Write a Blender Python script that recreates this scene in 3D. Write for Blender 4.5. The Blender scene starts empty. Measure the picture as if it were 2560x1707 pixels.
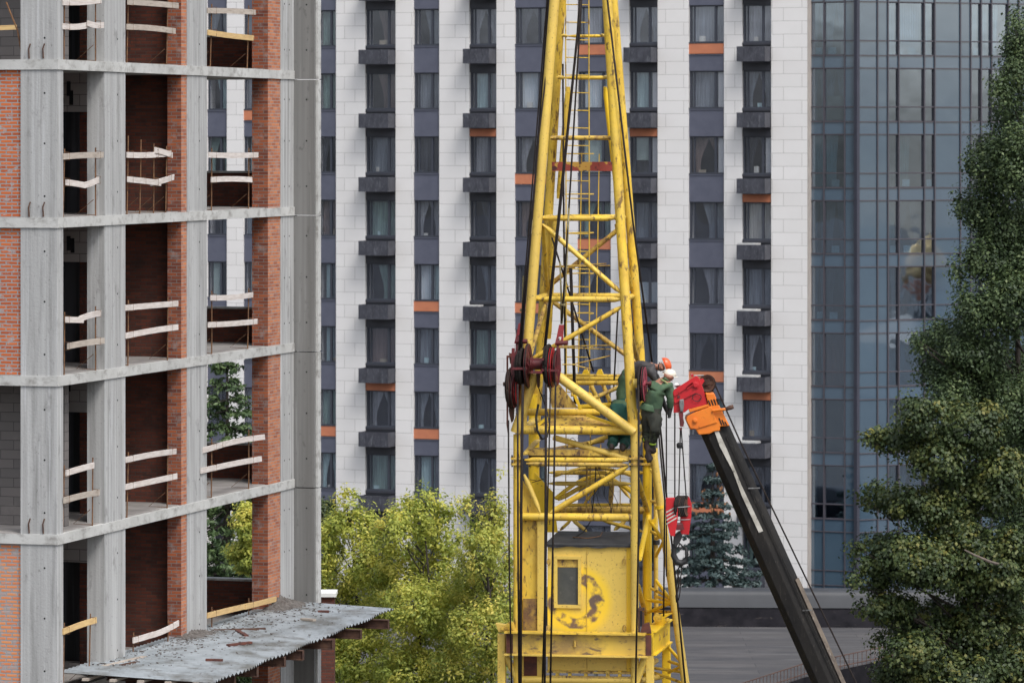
import bpy, math, random
import numpy as np
from mathutils import Vector, Matrix
random.seed(7); rng = np.random.default_rng(7)
R = math.radians
SC = bpy.context.scene
# ------------------------------------------------------------------ camera, light
FPX, CX, HY, CZ = 10240.0, 1280.0, 350.5, 27.0      # focal length in px of a 2560 wide frame, centre, horizon row, eye height
cam = bpy.data.cameras.new('camera'); co = bpy.data.objects.new('camera', cam); SC.collection.objects.link(co)
co.location = (0, 0, CZ); co.rotation_euler = (R(90), 0, 0)
cam.lens = 144; cam.sensor_width = 36; cam.shift_y = -(853.5 - HY) / 2560; cam.clip_start = 1; cam.clip_end = 5000
cam.dof.use_dof = True; cam.dof.focus_distance = 88.5; cam.dof.aperture_fstop = 3.2
SC.camera = co
W = bpy.data.worlds.new('World'); SC.world = W; W.use_nodes = True
nt = W.node_tree; bg = nt.nodes['Background']
sky = nt.nodes.new('ShaderNodeTexSky'); sky.sky_type = 'NISHITA'; sky.sun_disc = False
SUN_EL, SUN_AZ = 54, 146           # azimuth measured clockwise from +Y: behind the camera, to the right
sky.sun_elevation = R(SUN_EL); sky.sun_rotation = R(SUN_AZ); sky.dust_density = 3.0; sky.ozone_density = 1.0
hs = nt.nodes.new('ShaderNodeHueSaturation'); hs.inputs['Saturation'].default_value = 0.42
nt.links.new(sky.outputs[0], hs.inputs['Color'])
_tc = nt.nodes.new('ShaderNodeTexCoord'); _mp = nt.nodes.new('ShaderNodeMapping'); _mp.inputs['Scale'].default_value = (1, 1, 2.2)      # broken cloud cover
_nz = nt.nodes.new('ShaderNodeTexNoise'); _nz.inputs['Scale'].default_value = 9; _nz.inputs['Detail'].default_value = 7; _nz.inputs['Roughness'].default_value = .6
_mr = nt.nodes.new('ShaderNodeMapRange'); _mr.inputs['From Min'].default_value = .35; _mr.inputs['From Max'].default_value = .65; _mr.inputs['To Min'].default_value = .62; _mr.inputs['To Max'].default_value = 1.38
_mx = nt.nodes.new('ShaderNodeVectorMath'); _mx.operation = 'SCALE'
nt.links.new(_tc.outputs['Generated'], _mp.inputs[0]); nt.links.new(_mp.outputs[0], _nz.inputs['Vector']); nt.links.new(_nz.outputs[0], _mr.inputs['Value'])
nt.links.new(hs.outputs[0], _mx.inputs[0]); nt.links.new(_mr.outputs[0], _mx.inputs['Scale']); nt.links.new(_mx.outputs[0], bg.inputs[0]); bg.inputs[1].default_value = 0.13
sl = bpy.data.lights.new('sun', 'SUN'); sl.energy = 1.3; sl.angle = R(24); sl.color = (1, .975, .94)
so = bpy.data.objects.new('sun', sl); SC.collection.objects.link(so); so.rotation_euler = (R(90 - SUN_EL), 0, R(180 - SUN_AZ))
SC.view_settings.view_transform = 'Standard'; SC.view_settings.look = 'None'; SC.view_settings.exposure = 0.86
SC.cycles.max_bounces = 6; SC.cycles.transparent_max_bounces = 12; SC.cycles.use_denoising = True

# ------------------------------------------------------------------ helpers
D2 = 2560 / 2352.0
def P(x, y, Y):  return Vector(((x - CX) / FPX * Y, Y, CZ - (y - HY) / FPX * Y))
def PD(x, y, Y): return P(x * D2, y * D2, Y)
def Z3(v): return Vector(v)
class MB:
    """collects shapes (world coordinates) and links them as ONE mesh"""
    def __init__(s): s.v = []; s.f = []; s.m = []
    def add(s, vs, fs, mi=0):
        o = len(s.v); s.v += [tuple(v) for v in vs]; s.f += [tuple(i + o for i in f) for f in fs]; s.m += [mi] * len(fs); return s
    def obox(s, o, ax, ay, az, mi=0):
        """oriented box: corner o and three edge vectors"""
        o, ax, ay, az = map(Vector, (o, ax, ay, az))
        if ax.cross(ay).dot(az) < 0: ax, ay = ay, ax
        vs = [o, o + ax, o + ax + ay, o + ay]; vs += [v + az for v in vs]
        return s.add(vs, [(0, 3, 2, 1), (4, 5, 6, 7), (0, 1, 5, 4), (1, 2, 6, 5), (2, 3, 7, 6), (3, 0, 4, 7)], mi)
    def box(s, x0, x1, y0, y1, z0, z1, mi=0): return s.obox((x0, y0, z0), (x1 - x0, 0, 0), (0, y1 - y0, 0), (0, 0, z1 - z0), mi)
    def bar(s, p0, p1, w, h, up=(0, 0, 1), mi=0):
        p0, p1 = Vector(p0), Vector(p1); d = p1 - p0; up = Vector(up)
        a = d.cross(up); a = a.normalized() if a.length > 1e-6 else Vector((1, 0, 0)); b = a.cross(d).normalized()
        return s.obox(p0 - a * w / 2 - b * h / 2, d, a * w, b * h, mi)
    def tube(s, p0, p1, r, n=10, r1=None, pinch=0, mi=0):
        p0, p1 = Vector(p0), Vector(p1); d = p1 - p0; L = d.length
        if L < 1e-6: return s
        d /= L; r1 = r if r1 is None else r1
        a = d.cross(Vector((0, 0, 1))); a = a.normalized() if a.length > 1e-3 else Vector((1, 0, 0)); b = d.cross(a)
        st = [(0, 1, 1), (L, 1, 1)] if not pinch else [(0, .35, .9), (min(.18, L * .2), 1, 1), (L - min(.18, L * .2), 1, 1), (L, .35, .9)]
        vs = []
        for t, sa, sb in st:
            rr = r + (r1 - r) * t / L
            for i in range(n):
                an = 2 * math.pi * i / n; vs.append(p0 + d * t + a * math.cos(an) * rr * sb + b * math.sin(an) * rr * sa)
        fs = []
        for k in range(len(st) - 1):
            for i in range(n): j = (i + 1) % n; fs.append((k * n + i, k * n + j, (k + 1) * n + j, (k + 1) * n + i))
        fs.append(tuple(range(n))[::-1]); fs.append(tuple((len(st) - 1) * n + i for i in range(n)))
        return s.add(vs, fs, mi)
    def path(s, pts, r, n=6, mi=0):
        pts = [Vector(p) for p in pts]
        vs = []; 
        for k, p in enumerate(pts):
            d = (pts[min(k + 1, len(pts) - 1)] - pts[max(k - 1, 0)]).normalized()
            a = d.cross(Vector((.31, .2, .93))).normalized(); b = d.cross(a); rr = r[k] if isinstance(r, (list, tuple)) else r
            vs += [p + (a * math.cos(2 * math.pi * i / n) + b * math.sin(2 * math.pi * i / n)) * rr for i in range(n)]
        fs = [(k * n + i, k * n + (i + 1) % n, (k + 1) * n + (i + 1) % n, (k + 1) * n + i) for k in range(len(pts) - 1) for i in range(n)]
        fs += [tuple(range(n))[::-1], tuple((len(pts) - 1) * n + i for i in range(n))]
        return s.add(vs, fs, mi)
    def lathe(s, c, d, prof, n=24, mi=0):
        c, d = Vector(c), Vector(d).normalized(); a = d.cross(Vector((0.02, .03, 1))).normalized(); b = d.cross(a)
        vs = [c + d * t + (a * math.cos(2 * math.pi * i / n) + b * math.sin(2 * math.pi * i / n)) * r for r, t in prof for i in range(n)]
        fs = [(k * n + i, k * n + (i + 1) % n, (k + 1) * n + (i + 1) % n, (k + 1) * n + i) for k in range(len(prof) - 1) for i in range(n)]
        fs += [tuple(range(n))[::-1], tuple((len(prof) - 1) * n + i for i in range(n))]
        return s.add(vs, fs, mi)
    def prism(s, pts, ext, mi=0):
        """polygon pts extruded by vector ext"""
        pts = [Vector(p) for p in pts]; e = Vector(ext); n = len(pts)
        nn = Vector((0, 0, 0))
        for i in range(n): nn += (pts[i] - pts[0]).cross(pts[(i + 1) % n] - pts[0])
        if nn.dot(e) < 0: pts.reverse()
        return s.add(pts + [p + e for p in pts], [tuple(range(n))[::-1], tuple(range(n, 2 * n))] + [(i, (i + 1) % n, (i + 1) % n + n, i + n) for i in range(n)], mi)
    def build(s, name, mat, parent=None, smooth=False, bevel=0, origin=None):
        me = bpy.data.meshes.new(name); 
        o = Vector(origin) if origin is not None else Vector((0, 0, 0))
        if parent is not None: o = parent['_o'] if '_o' in parent else o; o = Vector(o)
        me.from_pydata([(v[0] - o.x, v[1] - o.y, v[2] - o.z) for v in s.v], [], s.f)
        for m in (mat if isinstance(mat, (list, tuple)) else [mat]): me.materials.append(m)
        me.polygons.foreach_set('material_index', s.m)
        uv = me.uv_layers.new(name='UVMap')
        for p in me.polygons:
            nrm = p.normal
            if abs(nrm.z) > .8: t, b = Vector((1, 0, 0)), Vector((0, 1, 0))
            else: t = Vector((-nrm.y, nrm.x, 0)).normalized(); b = Vector((0, 0, 1))
            for li in p.loop_indices:
                w = Vector(s.v[me.loops[li].vertex_index]); uv.data[li].uv = (w.dot(t), w.dot(b))
        if smooth: 
            me.shade_smooth() if hasattr(me, 'shade_smooth') else None
            if smooth == 'auto':
                try: me.set_sharp_from_angle(angle=R(40))
                except Exception: pass
        ob = bpy.data.objects.new(name, me); SC.collection.objects.link(ob)
        if parent is not None: ob.parent = parent; ob['_o'] = tuple(parent['_o'])
        else: ob.location = o; ob['_o'] = tuple(o)
        if bevel:
            md = ob.modifiers.new('bevel', 'BEVEL'); md.width = bevel; md.segments = 2; md.limit_method = 'ANGLE'
        return ob
def tag(o, label, cat, group=None):
    o['label'] = label; o['category'] = cat
    if group: o['group'] = group
    return o
def thing(name, label, cat, loc, group=None):
    o = bpy.data.objects.new(name, None); SC.collection.objects.link(o); o.location = loc; o.empty_display_size = .3; o['_o'] = tuple(loc)
    return tag(o, label, cat, group)
def struct(o, kind='structure'): o['kind'] = kind; return o

# ------------------------------------------------------------------ materials
def newmat(name):
    m = bpy.data.materials.new(name); m.use_nodes = True; n = m.node_tree.nodes; l = m.node_tree.links
    return m, n, l, n['Principled BSDF']
def rgba(c): return (c[0], c[1], c[2], 1)
def noise(n, l, scale, detail=5, stretch=(1, 1, 1), uv=False, rough=.55):
    tc = n.new('ShaderNodeTexCoord'); mp = n.new('ShaderNodeMapping'); mp.inputs['Scale'].default_value = stretch
    l.new(tc.outputs['UV' if uv else 'Object'], mp.inputs[0]); t = n.new('ShaderNodeTexNoise'); t.inputs['Scale'].default_value = scale
    t.inputs['Detail'].default_value = detail; t.inputs['Roughness'].default_value = rough; l.new(mp.outputs[0], t.inputs['Vector']); return t
def ramp(n, l, src, lo, hi):
    r = n.new('ShaderNodeMapRange'); r.inputs['From Min'].default_value = lo; r.inputs['From Max'].default_value = hi; r.clamp = True
    l.new(src, r.inputs['Value']); return r.outputs[0]
def mix(n, l, f, a, b, mode='MIX'):
    x = n.new('ShaderNodeMix'); x.data_type = 'RGBA'; x.blend_type = mode
    if isinstance(f, (int, float)): x.inputs['Factor'].default_value = f
    else: l.new(f, x.inputs['Factor'])
    for k, v in ((6, a), (7, b)):
        if isinstance(v, (tuple, list)): x.inputs[k].default_value = rgba(v)
        else: l.new(v, x.inputs[k])
    return x.outputs[2]
def M(name, c1, c2=None, rough=.7, ns=3, lo=.35, hi=.65, stretch=(1, 1, 1), uv=False, metal=0, layers=(), bump=0, bs=20, spec=.5):
    m, n, l, b = newmat(name); b.inputs['Roughness'].default_value = rough; b.inputs['Metallic'].default_value = metal
    b.inputs['Specular IOR Level'].default_value = spec
    col = c1
    if c2: col = mix(n, l, ramp(n, l, noise(n, l, ns, stretch=stretch, uv=uv).outputs[0], lo, hi), c1, c2)
    for (c, sc, a, d, st, am) in layers:      # colour, scale, threshold lo/hi, stretch, amount
        f = ramp(n, l, noise(n, l, sc, 8, st, uv, .65).outputs[0], a, d)
        mu = n.new('ShaderNodeMath'); mu.operation = 'MULTIPLY'; mu.inputs[1].default_value = am; l.new(f, mu.inputs[0])
        col = mix(n, l, mu.outputs[0], col, c)
    if isinstance(col, (tuple, list)): b.inputs['Base Color'].default_value = rgba(col)
    else: l.new(col, b.inputs['Base Color'])
    if bump:
        bp = n.new('ShaderNodeBump'); bp.inputs['Strength'].default_value = bump; bp.inputs['Distance'].default_value = .02
        l.new(noise(n, l, bs).outputs[0], bp.inputs['Height']); l.new(bp.outputs[0], b.inputs['Normal'])
    return m
def brickmat(name, c1, c2, mortar, bw=.26, rh=.077, ms=.009, layers=(), rough=.9, off=.5, shift=0, bias=0, mf=0):
    m, n, l, b = newmat(name); tc = n.new('ShaderNodeTexCoord'); mp = n.new('ShaderNodeMapping'); mp.inputs['Location'].default_value = (shift, 0, 0)
    if mf:      # uneven courses
        nz = noise(n, l, 1.7, 3, uv=True); sb = n.new('ShaderNodeVectorMath'); sb.operation = 'MULTIPLY_ADD'; sb.inputs[1].default_value = (mf, mf, 0)
        l.new(nz.outputs['Color'], sb.inputs[0]); l.new(tc.outputs['UV'], sb.inputs[2]); l.new(sb.outputs[0], mp.inputs[0])
    else: l.new(tc.outputs['UV'], mp.inputs[0])
    t = n.new('ShaderNodeTexBrick'); l.new(mp.outputs[0], t.inputs['Vector']); t.offset = off
    for k, v in (('Scale', 1), ('Mortar Size', ms), ('Mortar Smooth', .2), ('Bias', bias), ('Brick Width', bw), ('Row Height', rh)): t.inputs[k].default_value = v
    t.inputs['Color1'].default_value = rgba(c1); t.inputs['Color2'].default_value = rgba(c2); t.inputs['Mortar'].default_value = rgba(mortar)
    col = t.outputs['Color']
    for (c, sc, a, d, st, am) in layers:
        f = ramp(n, l, noise(n, l, sc, 6, st, True, .65).outputs[0], a, d)
        mu = n.new('ShaderNodeMath'); mu.operation = 'MULTIPLY'; mu.inputs[1].default_value = am; l.new(f, mu.inputs[0])
        col = mix(n, l, mu.outputs[0], col, c)
    l.new(col, b.inputs['Base Color']); b.inputs['Roughness'].default_value = rough
    bp = n.new('ShaderNodeBump'); bp.inputs['Strength'].default_value = .5; bp.inputs['Distance'].default_value = .01; bp.invert = True
    l.new(t.outputs['Fac'], bp.inputs['Height']); l.new(bp.outputs[0], b.inputs['Normal'])
    return m
def glassmat(name, refl=.25, tint=(.5, .58, .62), rcol=(.8, .85, .9), wav=.02):
    m, n, l, b = newmat(name); n.remove(b); out = n['Material Output']
    g = n.new('ShaderNodeBsdfGlossy'); g.inputs['Roughness'].default_value = .02; g.inputs['Color'].default_value = rgba(rcol)
    t = n.new('ShaderNodeBsdfTransparent'); t.inputs['Color'].default_value = rgba(tint)
    x = n.new('ShaderNodeMixShader'); x.inputs[0].default_value = refl
    l.new(t.outputs[0], x.inputs[1]); l.new(g.outputs[0], x.inputs[2]); l.new(x.outputs[0], out.inputs['Surface'])
    bp = n.new('ShaderNodeBump'); bp.inputs['Strength'].default_value = 1; bp.inputs['Distance'].default_value = wav
    l.new(noise(n, l, .5, 2).outputs[0], bp.inputs['Height']); l.new(bp.outputs[0], g.inputs['Normal'])
    return m
def leafmat(name, cols, rough=.6, ns=.9, trans=.25):
    m, n, l, b = newmat(name); g = n.new('ShaderNodeNewGeometry'); cr = n.new('ShaderNodeValToRGB'); el = cr.color_ramp.elements
    while len(el) < len(cols): el.new(.5)
    for i, c in enumerate(cols): el[i].position = i / (len(cols) - 1); el[i].color = rgba(c)
    nz = n.new('ShaderNodeAttribute'); nz.attribute_name = 'tone'; ad = n.new('ShaderNodeMath'); ad.operation = 'MULTIPLY_ADD'; ad.inputs[1].default_value = .26
    rr = nz.outputs['Fac']; sc = n.new('ShaderNodeMath'); sc.operation = 'MULTIPLY'; sc.inputs[1].default_value = .74
    l.new(rr, sc.inputs[0]); l.new(g.outputs['Random Per Island'], ad.inputs[0]); l.new(sc.outputs[0], ad.inputs[2]); l.new(ad.outputs[0], cr.inputs[0])
    l.new(cr.outputs[0], b.inputs['Base Color']); b.inputs['Roughness'].default_value = rough
    tr = n.new('ShaderNodeBsdfTranslucent'); l.new(cr.outputs[0], tr.inputs[0]); mx = n.new('ShaderNodeMixShader'); mx.inputs[0].default_value = trans
    l.new(b.outputs[0], mx.inputs[1]); l.new(tr.outputs[0], mx.inputs[2]); l.new(mx.outputs[0], n['Material Output'].inputs['Surface'])
    return m

YEL = (.77, .50, .036); YEL2 = (.63, .44, .075); RUST = (.10, .05, .025)
m_yel = M('yellow_paint', YEL, YEL2, .5, 1.6, .3, .7, layers=[((.42, .24, .03), 4, .46, .68, (1, 1, .6), .65), (RUST, 7, .555, .63, (1.4, 1.4, .5), .85), ((.05, .03, .02), 26, .63, .68, (1, 1, .7), .9)])
m_yel_rusty = M('rusty_yellow_paint', (.66, .44, .06), (.5, .34, .08), .6, 2, .3, .7, layers=[((.2, .09, .03), 5, .42, .62, (1, 1, .5), .8), ((.06, .035, .03), 13, .54, .62, (1, 1, .5), .9)])
m_yel_pale = M('faded_yellow_paint', (.70, .49, .09), (.58, .40, .085), .55, 1.2, .3, .7, layers=[((.3, .17, .05), 11, .55, .7, (1, 1, 1), .6), ((.06, .04, .03), 22, .63, .67, (1, 1, 1), .9)])
m_yel_br = M('bright_yellow_paint', (.82, .54, .022), (.8, .52, .02), .45, 2, .3, .7, layers=[((.09, .05, .03), 14, .63, .67, (1, 1, 1), .8)])
m_red = M('dark_red_paint', (.135, .015, .018), (.07, .010, .012), .5, 5, .3, .7, layers=[((.03, .02, .02), 12, .55, .65, (1, 1, 1), .8)])
m_red_br = M('bright_red_paint', (.48, .010, .016), (.36, .008, .014), .4, 2, .3, .7, layers=[((.12, .01, .01), 10, .6, .7, (1, 1, 1), .7)])
m_orange = M('orange_paint', (.70, .19, .012), (.62, .14, .01), .45, 2, .3, .7, layers=[((.25, .07, .01), 9, .6, .68, (1, 1, 1), .6)])
m_boom = M('black_boom_paint', (.009, .0085, .009), (.020, .018, .016), .7, 1.5, .3, .7, layers=[((.09, .078, .065), 7, .58, .70, (4, 4, .35), .5), ((.16, .15, .14), 22, .65, .7, (1, 1, .5), .5)], spec=.2, bump=.4, bs=7)
m_boom_white = M('boom_stripe', (.50, .48, .43), (.30, .28, .24), .8, 4, layers=[((.05, .045, .04), 9, .58, .66, (1, 1, 1), .8)])
m_boom_tan = M('boom_tan_edge', (.15, .12, .09), (.07, .055, .045), .8, 4, layers=[((.3, .27, .23), 14, .58, .68, (1, 1, .4), .7)])
m_rope = M('steel_rope', (.014, .011, .011), (.03, .023, .02), .85, 25, spec=.2)
m_rope_yel = M('greased_yellow_rope', (.23, .19, .07), (.10, .085, .05), .7, 30)
m_black = M('black_rubber', (.015, .015, .016), None, .6)
m_roofing = M('bitumen_roofing', (.030, .031, .034), (.055, .055, .058), .85, 3, layers=[((.1, .12, .08), 10, .6, .7, (1, 1, 1), .5)])
m_rusty = M('rusted_steel', (.055, .026, .02), (.10, .05, .03), .85, 8)
m_rustred = M('rust_red_steel', (.13, .04, .025), (.06, .022, .018), .8, 6)
m_steel = M('grey_steel', (.25, .25, .25), (.12, .12, .12), .4, 9, metal=.6)

CONC = [((.17, .17, .165), 1.2, .5, .75, (3, 3, .25), .55), ((.52, .53, .54), 1.6, .52, .75, (5, 1, .12), .5), ((.12, .115, .11), 9, .6, .72, (1, 1, 1), .35)]
m_conc = M('cast_concrete', (.42, .422, .42), (.29, .29, .285), .9, .9, .32, .68, stretch=(9, 9, .12), uv=False, layers=[((.19, .19, .185), 1.1, .5, .70, (5, 5, .3), .7), ((.55, .56, .58), 1.4, .54, .7, (7, 7, .15), .6), ((.13, .125, .12), 4, .58, .70, (1, 1, .5), .5), ((.08, .075, .07), 16, .63, .70, (1, 1, .7), .6)], bump=.3)
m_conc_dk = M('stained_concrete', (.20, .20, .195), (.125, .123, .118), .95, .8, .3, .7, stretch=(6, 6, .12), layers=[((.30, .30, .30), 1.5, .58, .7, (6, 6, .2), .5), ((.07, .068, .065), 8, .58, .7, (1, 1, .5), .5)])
m_slab = M('slab_edge_concrete', (.50, .50, .485), (.38, .38, .365), .9, 1.4, .3, .7, layers=[((.20, .19, .175), 3, .5, .66, (1, 1, 1.5), .75), ((.33, .15, .06), 5, .69, .73, (1, 1, 1), .7), ((.09, .085, .08), 14, .64, .72, (1, 1, 1), .35)], bump=.2)
m_hole = M('tie_hole', (.012, .012, .012))
BL = [((.27, .25, .24), 3.5, .53, .68, (1, 1, 1), .55), ((.10, .06, .05), 9, .58, .68, (1, 1.5, 1), .5)]
m_brick = brickmat('orange_brick', (.32, .085, .030), (.13, .032, .018), (.15, .13, .12), layers=BL, mf=.02)  # on the piers: shade on viewer-facing sides put into the brick colour
m_brick_lit = brickmat('orange_brick_lit', (.50, .175, .070), (.28, .080, .038), (.27, .235, .21), layers=[((.36, .3, .27), 4, .5, .7, (1, 1, 1), .4)], mf=.012)  # same pier brick, brighter light on outward faces put into the colour
m_brick_rough = brickmat('roughly_mortared_brick', (.52, .13, .035), (.34, .07, .022), (.27, .26, .255), ms=.014, layers=[((.31, .30, .30), 5, .56, .62, (1, 1.3, 1), .8)], mf=.03)
m_brick_or = brickmat('light_orange_brick', (.62, .24, .09), (.55, .17, .07), (.27, .26, .26), ms=.016, layers=[((.29, .28, .28), 4.5, .52, .58, (1, 1.3, 1), .85)], mf=.03)
m_brick_dk = brickmat('dark_brick', (.15, .038, .02), (.075, .024, .016), (.055, .042, .036), layers=[((.035, .022, .018), 2.2, .5, .65, (1, 1, 1), .6)], mf=.02)  # dark brick; on inner walls the shade of the bays is put into colour
m_block = brickmat('grey_block', (.15, .135, .13), (.12, .11, .107), (.07, .065, .062), .6, .2, .008, layers=[((.22, .2, .19), 2, .55, .7, (1, 1, 1), .3)])
m_block_lt = brickmat('pale_block', (.44, .40, .39), (.38, .35, .34), (.12, .11, .11), .6, .25, .008)
m_dark = M('unlit_interior', (.02, .021, .026), (.013, .013, .015), .95, 2)
m_doorp = M('grey_door_sheet', (.085, .09, .105), (.03, .032, .036), .8, .8, .45, .55, stretch=(3, 3, .1))
m_floor = M('dusty_floor', (.30, .28, .265), (.2, .185, .175), .95, 1.5, layers=[((.1, .09, .08), 6, .6, .7, (1, 1, 1), .5)])
m_wood = M('weathered_board', (.44, .385, .33), (.34, .29, .245), .85, 3, stretch=(1, 1, 8), layers=[((.16, .12, .09), 6, .56, .7, (1, 1, 4), .6)])
m_wood_y = M('fresh_yellow_board', (.62, .43, .19), (.5, .33, .15), .8, 3, stretch=(1, 1, 8), layers=[((.2, .12, .06), 7, .6, .72, (1, 1, 4), .6)])
m_wood_w = M('bleached_board', (.62, .57, .54), (.5, .44, .40), .85, 3, stretch=(1, 1, 8), layers=[((.2, .15, .12), 6, .6, .7, (1, 1, 4), .5)])
m_rebar = M('rusty_rebar', (.20, .10, .045), (.11, .055, .03), .9, 14)
m_zinc = M('galvanised_sheet', (.42, .46, .49), (.28, .31, .33), .45, 2, .3, .7, metal=.3, layers=[((.14, .135, .12), .9, .48, .62, (1, 1, 1), .8), ((.08, .06, .05), 8, .58, .68, (1, 1, 1), .6)])
m_debris = M('rubble', (.13, .12, .11), (.07, .06, .055), .95, 9)

m_clad = brickmat('pale_cladding', (.70, .685, .675), (.665, .65, .64), (.42, .405, .395), 1.42, .6, .013, layers=[((.60, .585, .57), .8, .45, .75, (1, 1, 1), .35)], rough=.6, off=.62)
m_clad2 = brickmat('pale_cladding_b', (.70, .685, .675), (.665, .65, .64), (.42, .405, .395), 1.42, .6, .013, layers=[((.60, .585, .57), .8, .45, .75, (1, 1, 1), .35)], rough=.6, off=.3, shift=.37)
m_reveal = M('reveal_stone', (.40, .36, .33), (.34, .31, .29), .8, 2)
m_span = M('blue_grey_panel', (.092, .098, .135), (.078, .084, .118), .45, 2.2, layers=[((.12, .125, .16), 30, .55, .7, (1, 1, 1), .3)])
m_orpan = M('terracotta_panel', (.50, .18, .088), (.43, .15, .078), .6, 2)
m_frame = M('dark_window_frame', (.036, .041, .056), None, .5)
m_basket = M('perforated_dark_metal', (.030, .031, .042), (.05, .052, .067), .55, 2, layers=[((.16, .17, .19), 4, .56, .68, (1.5, 1.5, .5), .4), ((.16, .17, .19), 22, .56, .62, (1, 1, .3), .35)], bump=.6, bs=30)
m_span_shade = M('shade_dark_panel', (.033, .035, .046), (.027, .028, .038), .5, 2)
m_glass = glassmat('window_glass', .155, (.92, .93, .95), (.66, .72, .86), .006)
m_cglass = glassmat('curtain_wall_glass', .36, (.62, .72, .78), (.66, .76, .88), .006)
m_unit = M('unit_lid', (.5, .5, .49), (.36, .36, .36), .6, 3)
def opaq(name, c, c2):
    m = M(name, c, c2, .06, .8, .3, .7, spec=.9); n = m.node_tree.nodes; l = m.node_tree.links; b = n['Principled BSDF']
    bp = n.new('ShaderNodeBump'); bp.inputs['Distance'].default_value = .012; l.new(noise(n, l, .5, 2).outputs[0], bp.inputs['Height']); l.new(bp.outputs[0], b.inputs['Normal'])
    b.inputs['Coat Weight'].default_value = 1; b.inputs['Coat IOR'].default_value = 1.9; b.inputs['Coat Tint'].default_value = (.74, .88, 1, 1); b.inputs['Coat Roughness'].default_value = .02
    return m
m_pan = opaq('blue_glass_panel', (.080, .108, .132), (.068, .094, .118))
m_pan2 = opaq('blue_glass_band', (.086, .114, .142), (.074, .10, .127))
m_mull = M('brown_mullion', (.055, .050, .062), None, .5)
m_mull_dk = M('corner_mullion', (.035, .036, .055), (.028, .03, .045), .5, 1)
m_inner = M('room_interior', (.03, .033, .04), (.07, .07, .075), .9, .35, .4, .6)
m_paper = M('white_paper', (.66, .72, .70), (.6, .68, .68), .8, 3)
m_beige = M('beige_cloth', (.42, .36, .27), (.3, .26, .2), .9, 2)
CUR = {k: M('curtain_' + k, c, c2, .95, 5, .3, .7, stretch=(3, 3, .15)) for k, c, c2 in (
    ('sheer', (0.304, 0.345, 0.386), (0.143, 0.162, 0.192)), ('grey', (0.450, 0.465, 0.495), (0.195, 0.203, 0.225)), ('dark', (0.102, 0.111, 0.132), (0.051, 0.057, 0.069)), ('teal', (0.526, 0.700, 0.700), (0.304, 0.426, 0.446)),
    ('pale', (0.700, 0.700, 0.700), (0.486, 0.608, 0.669)), ('brown', (0.264, 0.203, 0.181), (0.143, 0.111, 0.111)), ('lilac', (0.700, 0.700, 0.700), (0.689, 0.700, 0.700)),
    ('green', (0.304, 0.446, 0.386), (0.162, 0.223, 0.223)), ('red', (0.446, 0.143, 0.111), (0.243, 0.091, 0.091)), ('cream', (0.700, 0.700, 0.648), (0.405, 0.386, 0.345)))}
m_blind = brickmat('slatted_blind', (.46, .56, .52), (.46, .56, .52), (.2, .26, .25), 9, .055, .011)
m_lowroof0 = M('flat_roof_felt_old', (.098, .092, .092), (.074, .070, .072), .95, .5, layers=[((.05, .05, .055), 2, .5, .72, (.3, 2, 1), .55), ((.14, .135, .135), 1.2, .56, .75, (.2, 2, 1), .5), ((.035, .035, .038), .9, .56, .62, (.12, 3, 1), .5)], bump=.2, bs=6)
m_lowroof = brickmat('flat_roof_felt', (.078, .073, .073), (.052, .050, .052), (.036, .034, .035), 9, 1.0, .02, layers=[((.035, .035, .04), .35, .48, .62, (.5, 2, 1), .7), ((.13, .125, .125), .9, .54, .68, (.3, 2, 1), .6), ((.02, .02, .023), 1.1, .6, .64, (.3, 2.5, 1), .7)])
m_cap = M('parapet_metal', (.040, .043, .049), (.028, .030, .035), .5, .5, layers=[((.06, .064, .07), 1, .58, .7, (1, 1, 1), .5)])
m_upst = M('bitumen_upstand', (.008, .008, .010), (.016, .015, .018), .98, 2, spec=.1, layers=[((.09, .075, .07), 6, .62, .7, (.3, 1, 1), .5)])
m_ground = M('asphalt', (.05, .05, .052), (.07, .068, .065), .95, .2)
m_bark = M('bark', (.045, .036, .03), (.025, .02, .017), .95, 5)
m_twig = M('pale_twig', (.16, .13, .11), (.1, .08, .07), .95, 5)
m_gold = M('gilded_dome', (.95, .68, .34), None, .35, metal=1)
m_white = M('white_render', (.72, .72, .70), (.62, .62, .6), .8, 1)

# ------------------------------------------------------------------ ground
g = MB().box(-900, 900, -700, 900, -.5, 0).build('ground', m_ground); struct(g)

# ------------------------------------------------------------------ apartment block with pale pilasters
AO = Vector((-4.06, 192.7, 0)); AU = Vector((.9285, -.3714, 0)); AN = Vector((-.3714, -.9285, 0))
def as_(x):      # column of a 2560 px wide view -> distance along the facade
    k = (x - CX) / FPX; return (k * AO.y - AO.x) / (AU.x - k * AU.y)
def AF(s, d, z): return AO + AU * s + AN * d + Vector((0, 0, z))
def abox(mb, s0, s1, d0, d1, z0, z1, mi=0): return mb.obox(AF(s0, d0, z0), AU * (s1 - s0), AN * (d1 - d0), (0, 0, z1 - z0), mi)
apt = thing('apartment_building', 'tall apartment block with pale stone pilasters and dark window strips behind the crane', 'building', AF(0, -6, 0))
COLS = [(517, 567, 0), (608, 655, 0), (796, 840, 0), (913, 989, 1), (1033, 1098, 0), (1173, 1241, 1), (1286, 1367, 0), (1443, 1527, 0), (1573, 1644, 1), (1721, 1810, 0), (1855, 1928, 1)]
TOPZ, BOT = 42, 0
S_L, S_R = as_(430), as_(2018)
core = MB(); abox(core, S_L, S_R - .3, -8, -.95, BOT, TOPZ); core.build('dark_backing', m_inner, apt)  # room darkness put into a dark backing block behind the windows
edges = [430] + [e for c in COLS for e in c[:2]] + [2018]
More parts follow.
